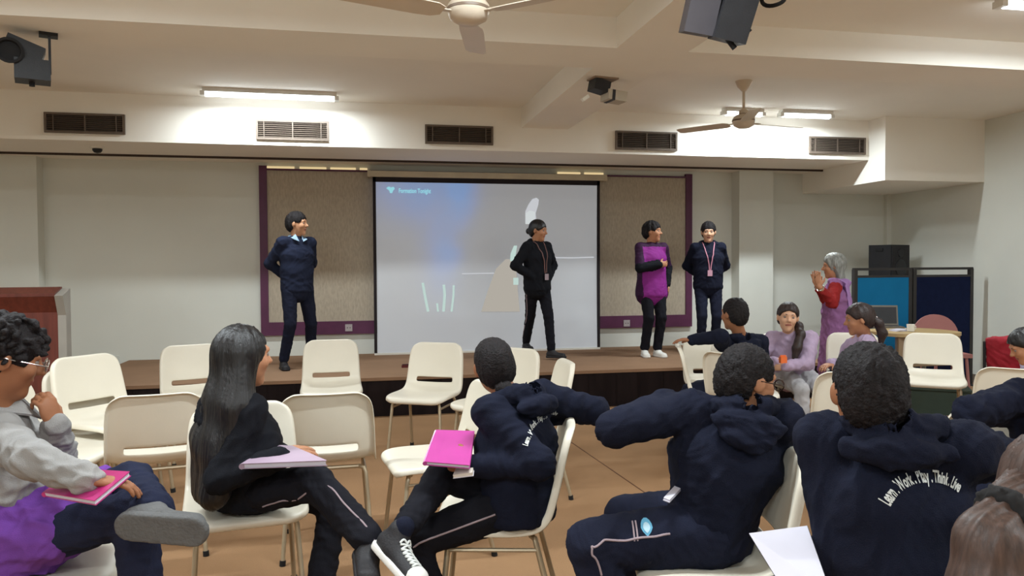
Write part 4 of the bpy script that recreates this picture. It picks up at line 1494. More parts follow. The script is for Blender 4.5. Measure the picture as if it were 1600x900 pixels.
# ------------------------------------------------------------------ seated pupils
def sit_legs(p, th, spread=0.10, reach=0.42, z=0.085):
    f = hdg(th); l = leftof(f)
    p.leg('l', np.append((p.pv + f * reach * p.s + l * spread)[:2], z), UP * 0.8 + f, f)
    p.leg('r', np.append((p.pv + f * reach * p.s - l * spread)[:2], z), UP * 0.8 + f, f)

def arc_text(s, size, radius, span, squeeze=1.0):
    """lettering bent on an arc, centred at the arc's middle"""
    me = text_mesh(s, size, 0.0, size * 0.03)
    xs = [v.co.x for v in me.vertices]
    k = span / (max(xs) - min(xs))
    for v in me.vertices:
        a = v.co.x * k
        r = radius + v.co.y * squeeze
        v.co = (r * math.sin(a), r * math.cos(a) - radius, 0)
    return me
MOTTO = 'Learn . Work . Play . Think . Live'

# pupil with the outstretched arm before the stage
p = Person('pupil in navy hoodie seen from behind, arm stretched along the chair backs before the stage', PZ(1166, 5.62, 0), 0.95,
           PZ(1166, 5.62, 0.53), P(1158, 529, 5.55), leftof(hdg(0)), leftof(hdg(320)), P(1147, 491, 5.52), hdg(-18), skin=SK_BROWN, vox=0.008)
p.arm('l', P(1082, 531, 5.45), UP * 0.3 + p.tf * -0.6, hd=nrm(-RGT + FWD * 0.2), hn=-UP)
p.arm('r', p.pv + p.pf * 0.22 + UP * 0.1 - p.ss * 0.12, -p.ss - UP, hd=p.pf, hn=-UP)
sit_legs(p, 295)
p.body(); p.hair_short(HAIR_SOFT, 1.0, 0.0, 0.002, 8)
p.top(NAVY, 1.1, hood=True, seed=11, name='hoodie', keep=True, hem=0.03)
p.print_on('hoodie', arc_text(MOTTO, 0.03, 0.13, 2.2), p.nk - UP * 0.12 - p.tf * 0.1 + np.array((0.03, 0, 0)), p.ss * -1, UP, WHITEC, 'motto_lettering')
p.trousers(NAVYT, 1.0, seed=12); p.shoes(BLACKSH, BLACKSH)

# smiling girl in lavender
p = Person('smiling girl in lavender sweatshirt and pale grey trousers with a ponytail over her shoulder', PZ(1238, 6.05, 0), 0.93,
           PZ(1240, 6.05, 0.53), P(1236, 523, 5.98), leftof(hdg(200)), leftof(hdg(195)), P(1231, 496, 5.94), hdg(205), nrm((0.1, 0, 1)), skin=SK_FAIR, vox=0.008)
p.arm('r', P(1212, 566, 5.75), -p.ss - UP, hd=nrm(p.ss - UP * 0.2), hn=-p.tf, curl=0.7)
p.arm('l', P(1228, 572, 5.72), p.ss - UP, hd=nrm(-p.ss - UP * 0.1), hn=-p.tf, curl=0.7)
sit_legs(p, 190, 0.07, 0.38)
p.body(); p.hair_short(HAIR_DKBRN, 1.02, -0.012, 0.003, 9)
F = Field(0.008); c = p.hc; f, u, l = p.hf, p.hu, p.hl
pts = [c - f * 0.09 - u * 0.01, c - f * 0.05 + l * 0.09 - u * 0.06, c + f * 0.05 + l * 0.10 - u * 0.12, c + f * 0.10 + l * 0.075 - u * 0.22, c + f * 0.115 + l * 0.065 - u * 0.33]
F.chain(pts, [0.03, 0.032, 0.032, 0.034, 0.018], 0.02)
p.out('ponytail', F, HAIR_DKBRN, hair=0.003, seed=3)
p.top(LAV, 1.14, seed=13, hem=0.03, fold=0.008)
p.trousers(GREYT, 1.05, seed=14, fold=0.008); p.shoes(BLACKSH, BLACKSH)
o = build('orange_snack', box(nb(), (0, 0, 0), (0.05, 0.03, 0.045)), mat('orange_wrapper', (226, 110, 54), 0.5), bevel=0.01)
o.location = V3(p.wr['r']) + np.array((0.0, -0.10, 0.03))
build('wrapper_fold', box(nb(), (0, 0, 0.028), (0.044, 0.006, 0.014)), MATS['orange_wrapper'], o, bevel=0.002)
tag(o, 'small orange packet in the hands of the girl in lavender', 'packet')

# girl in profile with ponytail
p = Person('girl in lavender top with dark ponytail seen in profile in front of the table', PZ(1340, 6.12, 0), 0.99,
           PZ(1344, 6.12, 0.53), P(1352, 527, 6.05), leftof(hdg(300)), leftof(hdg(250)), P(1342, 499, 6.0), nrm(hdg(292) - UP * 0.15), skin=SK_TAN, vox=0.008)
for k, sg in (('l', 1), ('r', -1)):
    p.arm(k, p.pv + p.pf * 0.26 + UP * 0.10 + p.hs * sg * 0.07, p.ss * sg - UP, hd=p.pf, hn=-UP)
sit_legs(p, 240)
p.body(); p.hair_short(HAIR_DKBRN, 1.04, -0.01, 0.003, 10)
F = Field(0.008); c = p.hc; f, u, l = p.hf, p.hu, p.hl
F.chain([c - f * 0.09 + u * 0.0, c - f * 0.14 - u * 0.05, c - f * 0.155 - u * 0.13, c - f * 0.13 - u * 0.22], [0.032, 0.036, 0.034, 0.014], 0.02)
p.out('ponytail', F, HAIR_DKBRN, hair=0.004, seed=5)
F = Field(0.006)
F.ell(c - f * 0.115 - u * 0.022, (0.03, 0.014, 0.03), (l, nrm(f + u * 0.5), u))
p.out('hair_tie', F, mat('white_hair_tie', (210, 200, 200), 0.7))
p.top(LAV, 1.12, seed=15, hem=0.02, fold=0.008, name='lavender_top'); p.trousers(NAVYT, 1.0, seed=16); p.shoes(BLACKSH, BLACKSH)

# pupil half in view by the red chair
p = Person('pupil in lavender top bending forward by the red chair, cut off by the right edge', PZ(1640, 5.3, 0), 0.93,
           PZ(1648, 5.35, 0.53), P(1626, 560, 5.2), leftof(hdg(300)), leftof(hdg(290)), P(1602, 541, 5.12), nrm(hdg(295) - UP * 0.5), skin=SK_TAN, vox=0.009)
for k, sg in (('l', 1), ('r', -1)):
    p.arm(k, p.pv + p.pf * 0.30 + UP * 0.05 + p.hs * sg * 0.07, p.ss * sg - UP, hd=p.pf, hn=-UP)
sit_legs(p, 290)
p.body(); p.hair_short(HAIR_BLK, 1.06, -0.01, 0.003, 11)
p.top(LAVP, 1.12, seed=17, hem=0.02, name='lavender_top'); p.trousers(NAVYT, 1.0, seed=18); p.shoes(BLACKSH, BLACKSH)

# ------------------------------------------------------------------ front row
# curly-haired pupil at the left
p = Person('curly-haired pupil with glasses in grey shirt and purple wrap, fist at the mouth', PZ(20, 2.38, 0), 0.97,
           PZ(10, 2.40, 0.545), P(2, 648, 2.40), leftof(hdg(72)), leftof(hdg(80)), P(10, 560, 2.37), nrm(hdg(66) - UP * 0.30), skin=SK_BROWN, vox=0.0055)
p.armj('r', P(48, 718, 2.14), P(140, 750, 2.10), hd=nrm(V3(P(185, 756, 2.2)) - V3(P(138, 752, 2.16))), hn=-UP, curl=0.35)
p.arm('l', P(86, 664, 2.42), np.array((0.5, 0.2, -1.0)), hd=nrm(V3(P(62, 596, 2.40)) - V3(P(86, 664, 2.42))), hn=nrm(-RGT + FWD * 0.3), curl=1.0)
p.legj('r', P(205, 800, 2.26), PZ(236, 2.28, 0.085), hdg(80))
p.legj('l', P(206, 752, 2.50), P(240, 800, 2.17), nrm(V3(P(330, 806, 2.17)) - V3(P(232, 798, 2.17))), sole=nrm(-V3(FWD) - UP * 0.25))
p.body()
c = p.hc; f, u, l = p.hf, p.hu, p.hl; g = p.hsz
F = Field(0.005)
F.ell(c + u * 0.036 - f * 0.018, (0.086, 0.104, 0.092), (l, f, u))
F.ell(c - u * 0.02 - f * 0.052, (0.074, 0.064, 0.075), (l, f, u), 0.03)
r = np.random.RandomState(3)
for i in range(260):
    a = nrm(r.normal(size=3))
    if a[2] < -0.55: continue
    q0 = c + u * 0.036 - f * 0.018 + l * a[0] * 0.090 + f * a[1] * 0.108 + u * a[2] * 0.098
    b = nrm(np.cross(a, r.normal(size=3))) * 0.012
    F.cap(q0 - b, q0 + b, 0.011, 0.008, 0.004)
F.ell(c + f * 0.115 - u * 0.055, (0.092, 0.080, 0.098), (l, f, u), 0.006, sub=True)
F.half(c - u * 0.085, -u + f * 0.3, 0.01)
for sg in (-1, 1):
    F.ell(c + f * 0.016 - u * 0.035 + l * sg * 0.088, (0.03, 0.03, 0.036), (l, f, u), 0.006, sub=True)
p.out('curly_hair', F, HAIR_SOFT)
p.top(GREYS, 1.12, seed=21, fold=0.012, name='grey_shirt', hem=-0.05, sleeve=0.97, collar=GREYS, vox=0.006)
F = Field(0.007); up = p.up
F.etube(p.pv - up * 0.09, p.pv + up * 0.07, p.hs, (0.200, 0.168), (0.196, 0.160), 0.03)
km = (p.kn['l'] + p.kn['r']) / 2
F.etube(p.pv + p.pf * 0.05, p.pv + (km - p.pv) * 0.52, p.hs, (0.205, 0.135), (0.205, 0.118), 0.04)
F.half(p.pv - UP * 0.092, -UP)
p.out('purple_wrap', F, VIOLET, fold=0.014, fscale=0.09, seed=4)
p.trousers(DENIM, 1.06, seed=22, fold=0.008, hemr=0.06); p.shoes(GREYSH, GREYSH, size=1.10)
M_GLASS = mat('spectacle_metal', (190, 184, 176), 0.25, 0.02, metal=0.9)
def glasses(p, m, rr=0.021):
    c, f, u, l, g = p.hc, p.hf, p.hu, p.hl, p.hsz
    root = None
    bm = nb()
    for sg in (-1, 1):
        cc = c + f * 0.108 * g + u * 0.002 * g + l * sg * 0.034 * g
        tube(bm, [Vector(cc + (l * math.cos(t) * rr * 1.15 + u * math.sin(t) * rr * 0.9) * g - p.base) for t in np.linspace(0, 2 * PI, 21)], 0.0022, 6, cap=False)
        a = cc + l * sg * rr * 1.15 * g
        tube(bm, [Vector(x - p.base) for x in (a, c + l * sg * 0.080 * g + f * 0.07 * g + u * 0.004 * g, c + l * sg * 0.084 * g - f * 0.01 * g + u * 0.006 * g)], 0.002, 6)
    tube(bm, [Vector(c + f * 0.112 * g + u * 0.006 * g + l * x * g - p.base) for x in (-0.010, 0, 0.010)], 0.002, 6)
    o = build('glasses', bm, m, p.root, smooth=True)
    ml = MATS.get('lens') or mat('lens', (220, 226, 230), 0.05, 0.0)
    ml.node_tree.nodes['Principled BSDF'].inputs['Transmission Weight'].default_value = 1.0
    ml.node_tree.nodes['Principled BSDF'].inputs['IOR'].default_value = 1.05
    for sg in (-1, 1):
        cc = c + f * 0.108 * g + u * 0.002 * g + l * sg * 0.034 * g - p.base
        bm = nb()
        prism(bm, [Vector(cc + (l * math.cos(t) * rr * 1.12 + u * math.sin(t) * rr * 0.87) * g) for t in np.linspace(0, 2 * PI, 16, endpoint=False)], Vector(f) * 0.001)
        build('lens', bm, ml, o)
glasses(p, M_GLASS)
P_CURLY = p

# long-haired girl
p = Person('girl with very long straight black hair in black hoodie, legs crossed, folder on her lap', PZ(372, 2.92, 0), 0.97,
           PZ(378, 2.96, 0.545), P(372, 620, 2.92), leftof(hdg(66)), leftof(hdg(62)), P(380, 556, 2.88), nrm(hdg(58) - UP * 0.05), skin=SK_TAN, vox=0.006)
p.arm('r', P(438, 716, 2.74), np.array((-0.3, -0.3, -1.0)), hd=p.pf, hn=-UP, curl=0.3)
p.arm('l', P(436, 708, 3.02), np.array((-0.2, 0.4, -1.0)), hd=p.pf, hn=-UP, curl=0.3)
p.leg('l', PZ(492, 2.95, 0.085), UP * 0.8 + p.pf, hdg(80))
p.legj('r', P(494, 756, 2.74), P(580, 846, 2.52), nrm(V3(P(578, 886, 2.36)) - V3(P(572, 850, 2.50))), sole=nrm(-UP * 0.8 - V3(RGT) * 0.3))
p.body()
c = p.hc; f, u, l = p.hf, p.hu, p.hl
F = Field(0.006)
F.ell(c + u * 0.026 - f * 0.016, (0.082, 0.100, 0.094), (l, f, u))
b = -p.tf
F.etube(c - f * 0.03 - u * 0.0, c - f * 0.05 - u * 0.16, l, (0.088, 0.075), (0.125, 0.075), 0.04)
F.etube(c - f * 0.05 - u * 0.16, p.nk + b * 0.10 - UP * 0.14, p.ss, (0.125, 0.075), (0.150, 0.065), 0.04)
F.etube(p.nk + b * 0.10 - UP * 0.14, p.pv + b * 0.155 + UP * 0.02 - p.ss * 0.06, p.ss, (0.150, 0.062), (0.130, 0.050), 0.04)
F.etube(p.nk + b * 0.03 - p.ss * 0.12 - UP * 0.03, p.pv + b * 0.16 - p.ss * 0.17 + UP * 0.03, p.ss, (0.055, 0.055), (0.045, 0.045), 0.05)
F.ell(c + f * 0.110 - u * 0.060, (0.090, 0.085, 0.115), (l, f, u), 0.008, sub=True)
p.out('long_hair', F, HAIR_BLK, hair=0.004, seed=7, wave=0.12)
p.top(BLACKC, 1.14, seed=23, name='hoodie', fold=0.007, hood=True, vox=0.0065, seat=0.46)
p.trousers(BLACKT, 1.04, seed=24, fold=0.007, keep=True, hemr=0.056); p.shoes(BLACKSH, BLACKSH)
sd = -p.hs
p.stripe('trousers', [p.hip['r'] + sd * 0.11, p.hip['r'] * 0.5 + p.kn['r'] * 0.5 + sd * 0.10, p.kn['r'] + sd * 0.07, p.kn['r'] * 0.5 + p.an['r'] * 0.5 + sd * 0.07, p.an['r'] + sd * 0.06], 0.0032, M_GRYB)
P_LONG = p

# pupil with the pink folder
p = Person('pupil in navy hoodie with lettering, pink folder on the knee and lace-up canvas shoe', PZ(800, 2.8, 0), 0.95,
           PZ(806, 2.80, 0.54), P(806, 622, 2.82), leftof(hdg(322)), leftof(hdg(290)), P(771, 572, 2.90), nrm(hdg(-8) + UP * 0.05), nrm((-0.12, 0, 1)), skin=SK_BROWN, vox=0.006)
p.arm('r', P(842, 648, 3.02), V3(RGT) * 1.0 + UP * 0.1, hd=nrm(-V3(RGT) - UP * 0.2), hn=-UP, curl=0.5, lift=0.02)
p.arm('l', P(744, 728, 2.66), -p.ss * 0.2 - p.tf * 0.8 - UP * 0.6, hd=nrm(p.pf + UP * 0.1), hn=nrm(p.ss * -1), curl=0.5)
p.leg('l', PZ(701, 2.62, 0.085), UP * 0.9 + p.pf * 0.5, hdg(275))
p.legj('r', P(692, 742, 2.78), P(624, 836, 2.46), nrm(V3(P(654, 884, 2.33)) - V3(P(618, 846, 2.42))), sole=nrm(V3(P(596, 880, 2.42)) - V3(P(622, 842, 2.42))))
p.body(0.97); p.hair_short(HAIR_SOFT, 0.97, 0.0, 0.002, 12, nape=0.07, tex=0.0015)
F = Field(0.006); c = p.hc; f, u, l = p.hf, p.hu, p.hl
F.ell(c - f * 0.09 - u * 0.065, (0.030, 0.030, 0.030), (l, f, u))
F.chain([c - f * 0.10 - u * 0.075 - l * 0.01, c - f * 0.135 - u * 0.10 - l * 0.05, c - f * 0.13 - u * 0.125 - l * 0.10], [0.024, 0.030, 0.010], 0.02)
p.out('ponytail', F, HAIR_SOFT, hair=0.004, seed=8)
p.top(NAVY, 1.16, hood=True, seed=25, name='hoodie', fold=0.007, keep=True, hem=0.10, vox=0.0065, seat=0.462, hoodlen=0.004)
bk = -p.tf
p.print_on('hoodie', arc_text(MOTTO, 0.026, 0.075, 1.9), V3(P(845, 668, 2.66)), nrm(V3(RGT) + UP * 0.35), nrm(UP - V3(RGT) * 0.35), WHITEC, 'motto_lettering')
p.trousers(BLACKT, 1.04, seed=26, fold=0.007, keep=True, cut=0.82, hemr=0.050)
sd = p.hs
p.stripe('trousers', [p.hip['l'] + sd * 0.10 + p.pf * 0.05, p.kn['l'] + sd * 0.08, p.kn['l'] * 0.5 + p.an['l'] * 0.5 + sd * 0.07, p.an['l'] + sd * 0.06 + UP * 0.05], 0.0035, M_GRYB)
p.shoes(BLACKSH, BLACKSH, 'l')
# the canvas shoe with laces
t, dn = p.toe['r']; a = p.an['r']; side = np.cross(t, dn); s = p.s * 1.06
F = Field(0.005)
F.etube(a + dn * 0.042 * s - t * 0.028 * s, a + dn * 0.056 * s + t * 0.135 * s, side, (0.036 * s, 0.036 * s), (0.040 * s, 0.029 * s), 0.01)
F.cap(a - dn * 0.012 * s - t * 0.006, a + dn * 0.04 * s + t * 0.02 * s, 0.037 * s, 0.036 * s, 0.03)
F.half(a + dn * 0.078 * s, dn, 0.004)
o = p.out('canvas_shoe', F, BLACKSH, keep=True)
F = Field(0.005)
F.etube(a + dn * 0.066 * s - t * 0.028 * s, a + dn * 0.068 * s + t * 0.14 * s, side, (0.041 * s, 0.05 * s), (0.045 * s, 0.04 * s), 0.0)
F.half(a + dn * 0.060 * s, -dn); F.half(a + dn * 0.084 * s, dn, 0.003)
p.out('sole', F, WHITESH, parent=o)
F = Field(0.005)
F.ell(a + dn * 0.052 * s + t * 0.148 * s, (0.040 * s, 0.038 * s, 0.032 * s), (side, t, dn))
F.half(a + t * 0.132 * s, -t, 0.004); F.half(a + dn * 0.08 * s, dn)
p.out('toe_cap', F, WHITESH, parent=o)
v, q, tree = p.surf['canvas_shoe']
def lace(pts):
    res = []
    for x in pts:
        loc, n, _, _ = tree.ray_cast(Vector(V3(x) - dn * 0.15), Vector(dn))
        if loc is None: loc, n, _, _ = tree.find_nearest(Vector(x))
        res.append(loc - Vector(dn) * 0.003 - Vector(p.base))
    return res
bm = nb()
for i in range(6):
    x0 = 0.045 + 0.0145 * i
    for sg in (-1, 1):
        tube(bm, lace([a + t * (x0 + 0.014 * j / 4) * s + side * sg * (0.024 - 0.048 * j / 4) * s for j in range(5)]), 0.0035, 6)
tube(bm, lace([a + t * (0.048 - 0.010 * math.sin(x)) * s + side * 0.030 * x / 3 * s for x in np.linspace(0, 2.4, 8)]), 0.0035, 6)
tube(bm, lace([a + t * (0.048 - 0.010 * math.sin(x)) * s - side * 0.030 * x / 3 * s for x in np.linspace(0, 2.4, 8)]), 0.0035, 6)
build('laces', bm, WHITEC, o, smooth=True)
F = Field(0.006)
F.cap(a - dn * 0.030 * s, a + dn * 0.01 * s, 0.033 * s, 0.034 * s)
p.out('sock', F, NAVY)
P_PINK = p

# boy with glasses
p = Person('boy with glasses in navy hoodie, elbow raised, crest and white piping on his trousers', PZ(1110, 2.45, 0), 1.0,
           PZ(1112, 2.47, 0.55), P(1155, 640, 2.46), leftof(hdg(12)), leftof(hdg(308)), P(1167, 594, 2.46), nrm(hdg(80) - UP * 0.20), skin=SK_TAN, vox=0.006)
p.arm('l', P(1040, 628, 2.52), -V3(RGT) * 1.0 - UP * 0.05, hd=nrm(V3(RGT) + FWD * 0.4 + UP * 0.2), hn=-UP, curl=0.6, lift=0.03)
p.arm('r', p.pv + p.tf * 0.30 + UP * 0.16 - p.ss * 0.05, -p.ss - UP, hd=p.tf, hn=-UP)
p.legj('l', P(925, 850, 2.36), PZ(985, 2.30, 0.085), hdg(270))
p.leg('r', PZ(985, 2.95, 0.085), UP * 0.8 - V3(RGT) * 0.6 + FWD * 0.2, hdg(300))
p.body(0.95); p.hair_short(HAIR_SOFT, 1.0, 0.0, 0.003, 13, nape=0.07)
glasses(p, mat('dark_spectacles', (50, 34, 30), 0.3))
p.top(NAVY, 1.16, hood=True, seed=27, name='hoodie', fold=0.007, hem=0.07, vox=0.0065, seat=0.462)
p.trousers(NAVYT, 1.28, seed=28, fold=0.006, keep=True, hemr=0.07); p.shoes(BLACKSH, BLACKSH)
sd = p.hs
ml = p.hip['l'] * 0.45 + p.kn['l'] * 0.55
tl = nrm(p.kn['l'] - p.hip['l'])
vw = nrm(-V3(FWD))
p.stripe('trousers', [P(1068, 822, 2.2), P(1000, 838, 2.2), P(950, 848, 2.2), P(918, 852, 2.2), P(925, 880, 2.2), P(950, 905, 2.2)], 0.0035, M_GRYB)
upx = nrm(np.cross(vw, tl)); upx = upx if upx[2] > 0 else -upx
rx = np.cross(upx, vw)
cpos = V3(P(1012, 827, 2.3))
p.print_on('trousers', disc_mesh(0.018, 0.022, shield=True), cpos, rx, upx, mat('blue_crest_print', (96, 164, 196), 0.6), 'crest', 0.002)
p.print_on('trousers', disc_mesh(0.011, 0.013, shield=True), cpos, rx, upx, mat('pale_blue_crest', (176, 208, 222), 0.6), 'crest_centre', 0.0035)
for i in (0, 1):
    p.print_on('trousers', rect_mesh(0.005, 0.05, 2, 6), cpos - rx * (0.031 + 0.010 * i) - upx * 0.008, rx, upx, M_GRYB, 'crest_lettering', 0.002)
P_GLS = p

# boy with the lettering on his back
p = Person('boy in navy hoodie with curved white lettering across his back, seen from behind', PZ(1400, 1.8, 0), 1.0,
           PZ(1402, 1.80, 0.55), P(1394, 671, 1.78), leftof(hdg(33)), leftof(hdg(310)), P(1356, 612, 1.78), nrm(hdg(18) + UP * 0.02), skin=SK_BROWN, vox=0.006)
p.armj('r', P(1596, 728, 1.84), P(1716, 770, 1.90), hd=nrm(V3(RGT) - UP * 0.1), hn=-UP, curl=0.4)
p.armj('l', P(1312, 868, 1.80), P(1284, 862, 2.02), hd=nrm(p.tf - UP * 0.1), hn=-UP, curl=0.4)
sit_legs(p, 305)
p.body(0.97); p.hair_short(HAIR_SOFT, 0.98, 0.0, 0.003, 14, nape=0.075)
p.top(NAVY, 1.10, hood=True, seed=29, name='hoodie', fold=0.008, keep=True, hem=0.08, vox=0.0065, hoodlen=0.006)
bk = -p.tf
p.print_on('hoodie', arc_text(MOTTO, 0.034, 0.105, 1.75), V3(P(1462, 765, 1.62)), nrm(V3(RGT) + UP * 0.16), nrm(UP - V3(RGT) * 0.16), WHITEC, 'motto_lettering')
p.trousers(NAVYT, 1.04, seed=30); p.shoes(BLACKSH, BLACKSH)
P_TXT = p

# sleeve at the right edge
p = Person('pupil in navy hoodie at the right edge, bent elbow resting on a chair back', PZ(1660, 2.8, 0), 0.97,
           PZ(1664, 2.85, 0.54), P(1674, 610, 2.75), leftof(hdg(38)), leftof(hdg(320)), P(1668, 520, 2.72), hdg(20), skin=SK_TAN, vox=0.007)
p.armj('l', P(1516, 644, 2.72), P(1600, 648, 2.95), hd=nrm(V3(RGT)), hn=-UP, curl=0.5)
p.arm('r', p.pv + p.tf * 0.3 + UP * 0.15, -p.ss - UP, hd=p.tf, hn=-UP)
sit_legs(p, 320)
p.body(); p.hair_short(HAIR_SOFT, 1.04, 0.0, 0.003, 15)
p.top(NAVY, 1.16, hood=True, seed=31, name='hoodie', fold=0.010, hem=0.05); p.trousers(NAVYT, 1.0, seed=32); p.shoes(BLACKSH, BLACKSH)

# nearest head, bottom right corner
p = Person('brown-haired girl with dark hair tie in the bottom right corner, nearest to us', PZ(1760, 1.30, 0), 0.95,
           PZ(1790, 1.32, 0.50), P(1740, 900, 1.30), leftof(hdg(80)), leftof(hdg(70)), P(1682, 782, 1.28), nrm(hdg(98) - UP * 0.15), skin=SK_MED, vox=0.006)
for k, sg in (('l', 1), ('r', -1)):
    p.arm(k, p.pv + p.pf * 0.30 + UP * 0.08 + p.hs * sg * 0.07, p.ss * sg - UP, hd=p.pf, hn=-UP)
sit_legs(p, 70)
p.body()
c = p.hc; f, u, l = p.hf, p.hu, p.hl
F = Field(0.005)
F.ell(c + u * 0.026 - f * 0.016, (0.086, 0.104, 0.096), (l, f, u))
F.ell(c - u * 0.03 - f * 0.045, (0.078, 0.070, 0.078), (l, f, u), 0.03)
F.ell(c + f * 0.115 - u * 0.06, (0.092, 0.088, 0.105), (l, f, u), 0.008, sub=True)
p.out('hair', F, HAIR_BRN, hair=0.004, seed=9)
tie = V3(P(1570, 806, 1.20))
F = Field(0.005)
F.chain([c - f * 0.08 - u * 0.0, tie, V3(P(1552, 850, 1.17)), V3(P(1545, 930, 1.16)), V3(P(1560, 1010, 1.16))], [0.05, 0.032, 0.050, 0.056, 0.035], 0.02)
p.out('ponytail', F, HAIR_BRN, hair=0.005, seed=10)
F = Field(0.005)
ax = nrm(tie - V3(P(1600, 790, 1.22))); a_, b_ = frame_of(Vector(ax)); a_, b_ = V3(a_), V3(b_)
F.chain([tie + (a_ * math.cos(t) + b_ * math.sin(t)) * 0.030 for t in np.linspace(0, 2 * PI, 13)], [0.016] * 13, 0.01)
p.out('scrunchie', F, mat('dark_scrunchie', (26, 24, 24), 0.9), fold=0.006, fscale=0.02)
p.top(NAVY, 1.1, seed=33, name='hoodie', hem=0.05); p.trousers(NAVYT, 1.0, seed=34); p.shoes(BLACKSH, BLACKSH)

# ================================================================== THINGS IN THE HALL
# ------------------------------------------------------------------ podium at the left
M_WOODR = mat('red_brown_wood', (96, 44, 34), 0.45, 0.25, 5, 0.1, 60, stretch=(6, 6, 0.6))
M_GREYL = mat('grey_laminate', (150, 146, 138), 0.5)
pr = P(86, 560, 5.2)
th = math.radians(6)
pod = empty('podium', (pr.x - 0.30, pr.y, 0), th, 'dark red wooden podium with grey side panel at the left edge', 'podium')
hw = 0.32
ztop = 1.38 - (462 - 418) * 5.2 / 1200
def pv2(x, y, z): return Vector((x, y, z))
build('front_panel', boxmm(nb(), (-hw, -0.02, 0.12), (hw, 0.02, ztop - 0.10)), M_WOODR, pod, bevel=0.006)
bm = nb()
prism(bm, [(-hw, -0.02, ztop - 0.11), (-hw, -0.09, ztop), (-hw, 0.0, ztop), (-hw, 0.02, ztop - 0.11)], (2 * hw, 0, 0))
build('flared_top_panel', bm, M_WOODR, pod, bevel=0.004)
for sx in (-1, 1):
    bm = nb()
    prism(bm, [(sx * hw, -0.03, 0.10), (sx * hw, -0.03, ztop - 0.13), (sx * hw, -0.11, ztop + 0.005), (sx * hw, 0.10, ztop + 0.05), (sx * hw, 0.10, 0.10)], (sx * 0.05, 0, 0))
    build('side_panel', bm, M_GREYL, pod, bevel=0.006)
build('sloped_top', prism(nb(), [(-hw, -0.09, ztop + 0.001), (hw, -0.09, ztop + 0.001), (hw, 0.10, ztop + 0.04), (-hw, 0.10, ztop + 0.04)], (0, 0, 0.02)), M_WOODR, pod, bevel=0.004)
build('plinth', boxmm(nb(), (-hw - 0.06, -0.06, 0), (hw + 0.06, 0.20, 0.12)), mat('blue_grey_plinth', (104, 108, 116), 0.6), pod, bevel=0.006)

# ------------------------------------------------------------------ folders, papers, pen
def flat_thing(name, quad, th, m, label, cat, bevel=0.002, group=None):
    """a thin thing lying on four points (in order); th points up from them"""
    q = [Vector(x) for x in quad]
    c = sum(q, Vector()) / 4
    n = (q[1] - q[0]).cross(q[3] - q[0]).normalized()
    if n.z < 0: n = -n
    root = empty(name, c, 0, label, cat, group)
    return root, [x - c for x in q], n

M_PINK = mat('pink_cover', (182, 66, 146), 0.3, 0.05, 8, spec=0.6, coat=0.3)
M_MAG = mat('magenta_cover', (178, 38, 112), 0.3, 0.06, 8, spec=0.6, coat=0.3)
M_LILAC = mat('lilac_cover', (162, 140, 158), 0.5, 0.04)
M_PAPER = mat('paper_white', (200, 197, 208), 0.8, 0.02)
def folder(quad, cover, label, pages=0.010, inner=M_PAPER, lip=None):
    root, q, n = flat_thing('folder', quad, 0, cover, label, 'folder')
    build('back_cover', prism(nb(), q, n * 0.002), cover, root)
    q2 = [x * 0.97 + n * 0.0022 for x in q]
    build('pages', prism(nb(), q2, n * pages), inner, root)
    build('front_cover', prism(nb(), [x + n * (pages + 0.0026) for x in q], n * 0.002), cover, root)
    e0, e1 = q[0], q[3]
    bm = nb()
    tube(bm, [e0 + n * pages * 0.6, e1 + n * pages * 0.6], pages * 0.6 + 0.002, 8)
    build('spine', bm, cover, root, smooth=True)
    return root
pk = P_PINK
folder([P(664, 727, 2.60), P(734, 733, 2.56), P(742, 679, 2.78), P(682, 677, 2.82)], M_PINK, 'shiny pink folder on the knee of the pupil in navy hoodie')
pc = P_CURLY
folder([P(70, 776, 2.16), P(150, 790, 2.02), P(205, 744, 2.14), P(120, 738, 2.30)], M_MAG, 'magenta plastic folder on the lap of the curly-haired pupil')
pl = P_LONG
folder([P(378, 733, 2.64), P(512, 728, 2.54), P(458, 704, 2.86), P(426, 702, 2.92)], M_LILAC, 'pale lilac folder on the lap of the long-haired girl', 0.014)
# paper block under the pink folder
root, q, n = flat_thing('notebook', [P(708, 748, 2.58), P(740, 744, 2.56), P(742, 728, 2.68), P(716, 730, 2.70)], 0, M_PAPER, 'small white notebook under the pink folder', 'notebook')
build('cover', prism(nb(), q, n * 0.002), M_PAPER, root)
build('pages', prism(nb(), [x * 0.96 + n * 0.002 for x in q], n * 0.010), mat('paper_cream', (206, 196, 184), 0.8), root)
# white sheets on a black clipboard
qd = [P(1232, 935, 1.62), P(1300, 930, 1.58), P(1262, 822, 1.86), P(1170, 834, 1.80)]
root, q, n = flat_thing('clipboard', qd, 0, M_BLACK, 'black clipboard with white sheets held beside the boy with lettering', 'clipboard')
build('board', prism(nb(), q, -n * 0.004), M_BLACK, root)
build('paper_sheets', prism(nb(), [x * 0.985 + n * 0.0005 for x in q], n * 0.003), M_PAPER, root)
build('clip', box(nb(), (q[0] + q[1]) / 2 * 0.94 + n * 0.008, (0.07, 0.015, 0.010)), M_CHROME, root, bevel=0.002)
# white booklet on the boy's lap
root, q, n = flat_thing('booklet', [P(1036, 782, 2.33), P(1046, 786, 2.31), P(1074, 756, 2.44), P(1064, 752, 2.46)], 0, M_PAPER, 'white booklet edge on the lap of the boy with glasses', 'booklet')
build('cover', prism(nb(), q, n * 0.003), M_PAPER, root)
build('pages', prism(nb(), [x * 0.95 + n * 0.0032 for x in q], n * 0.005), M_PAPER, root)
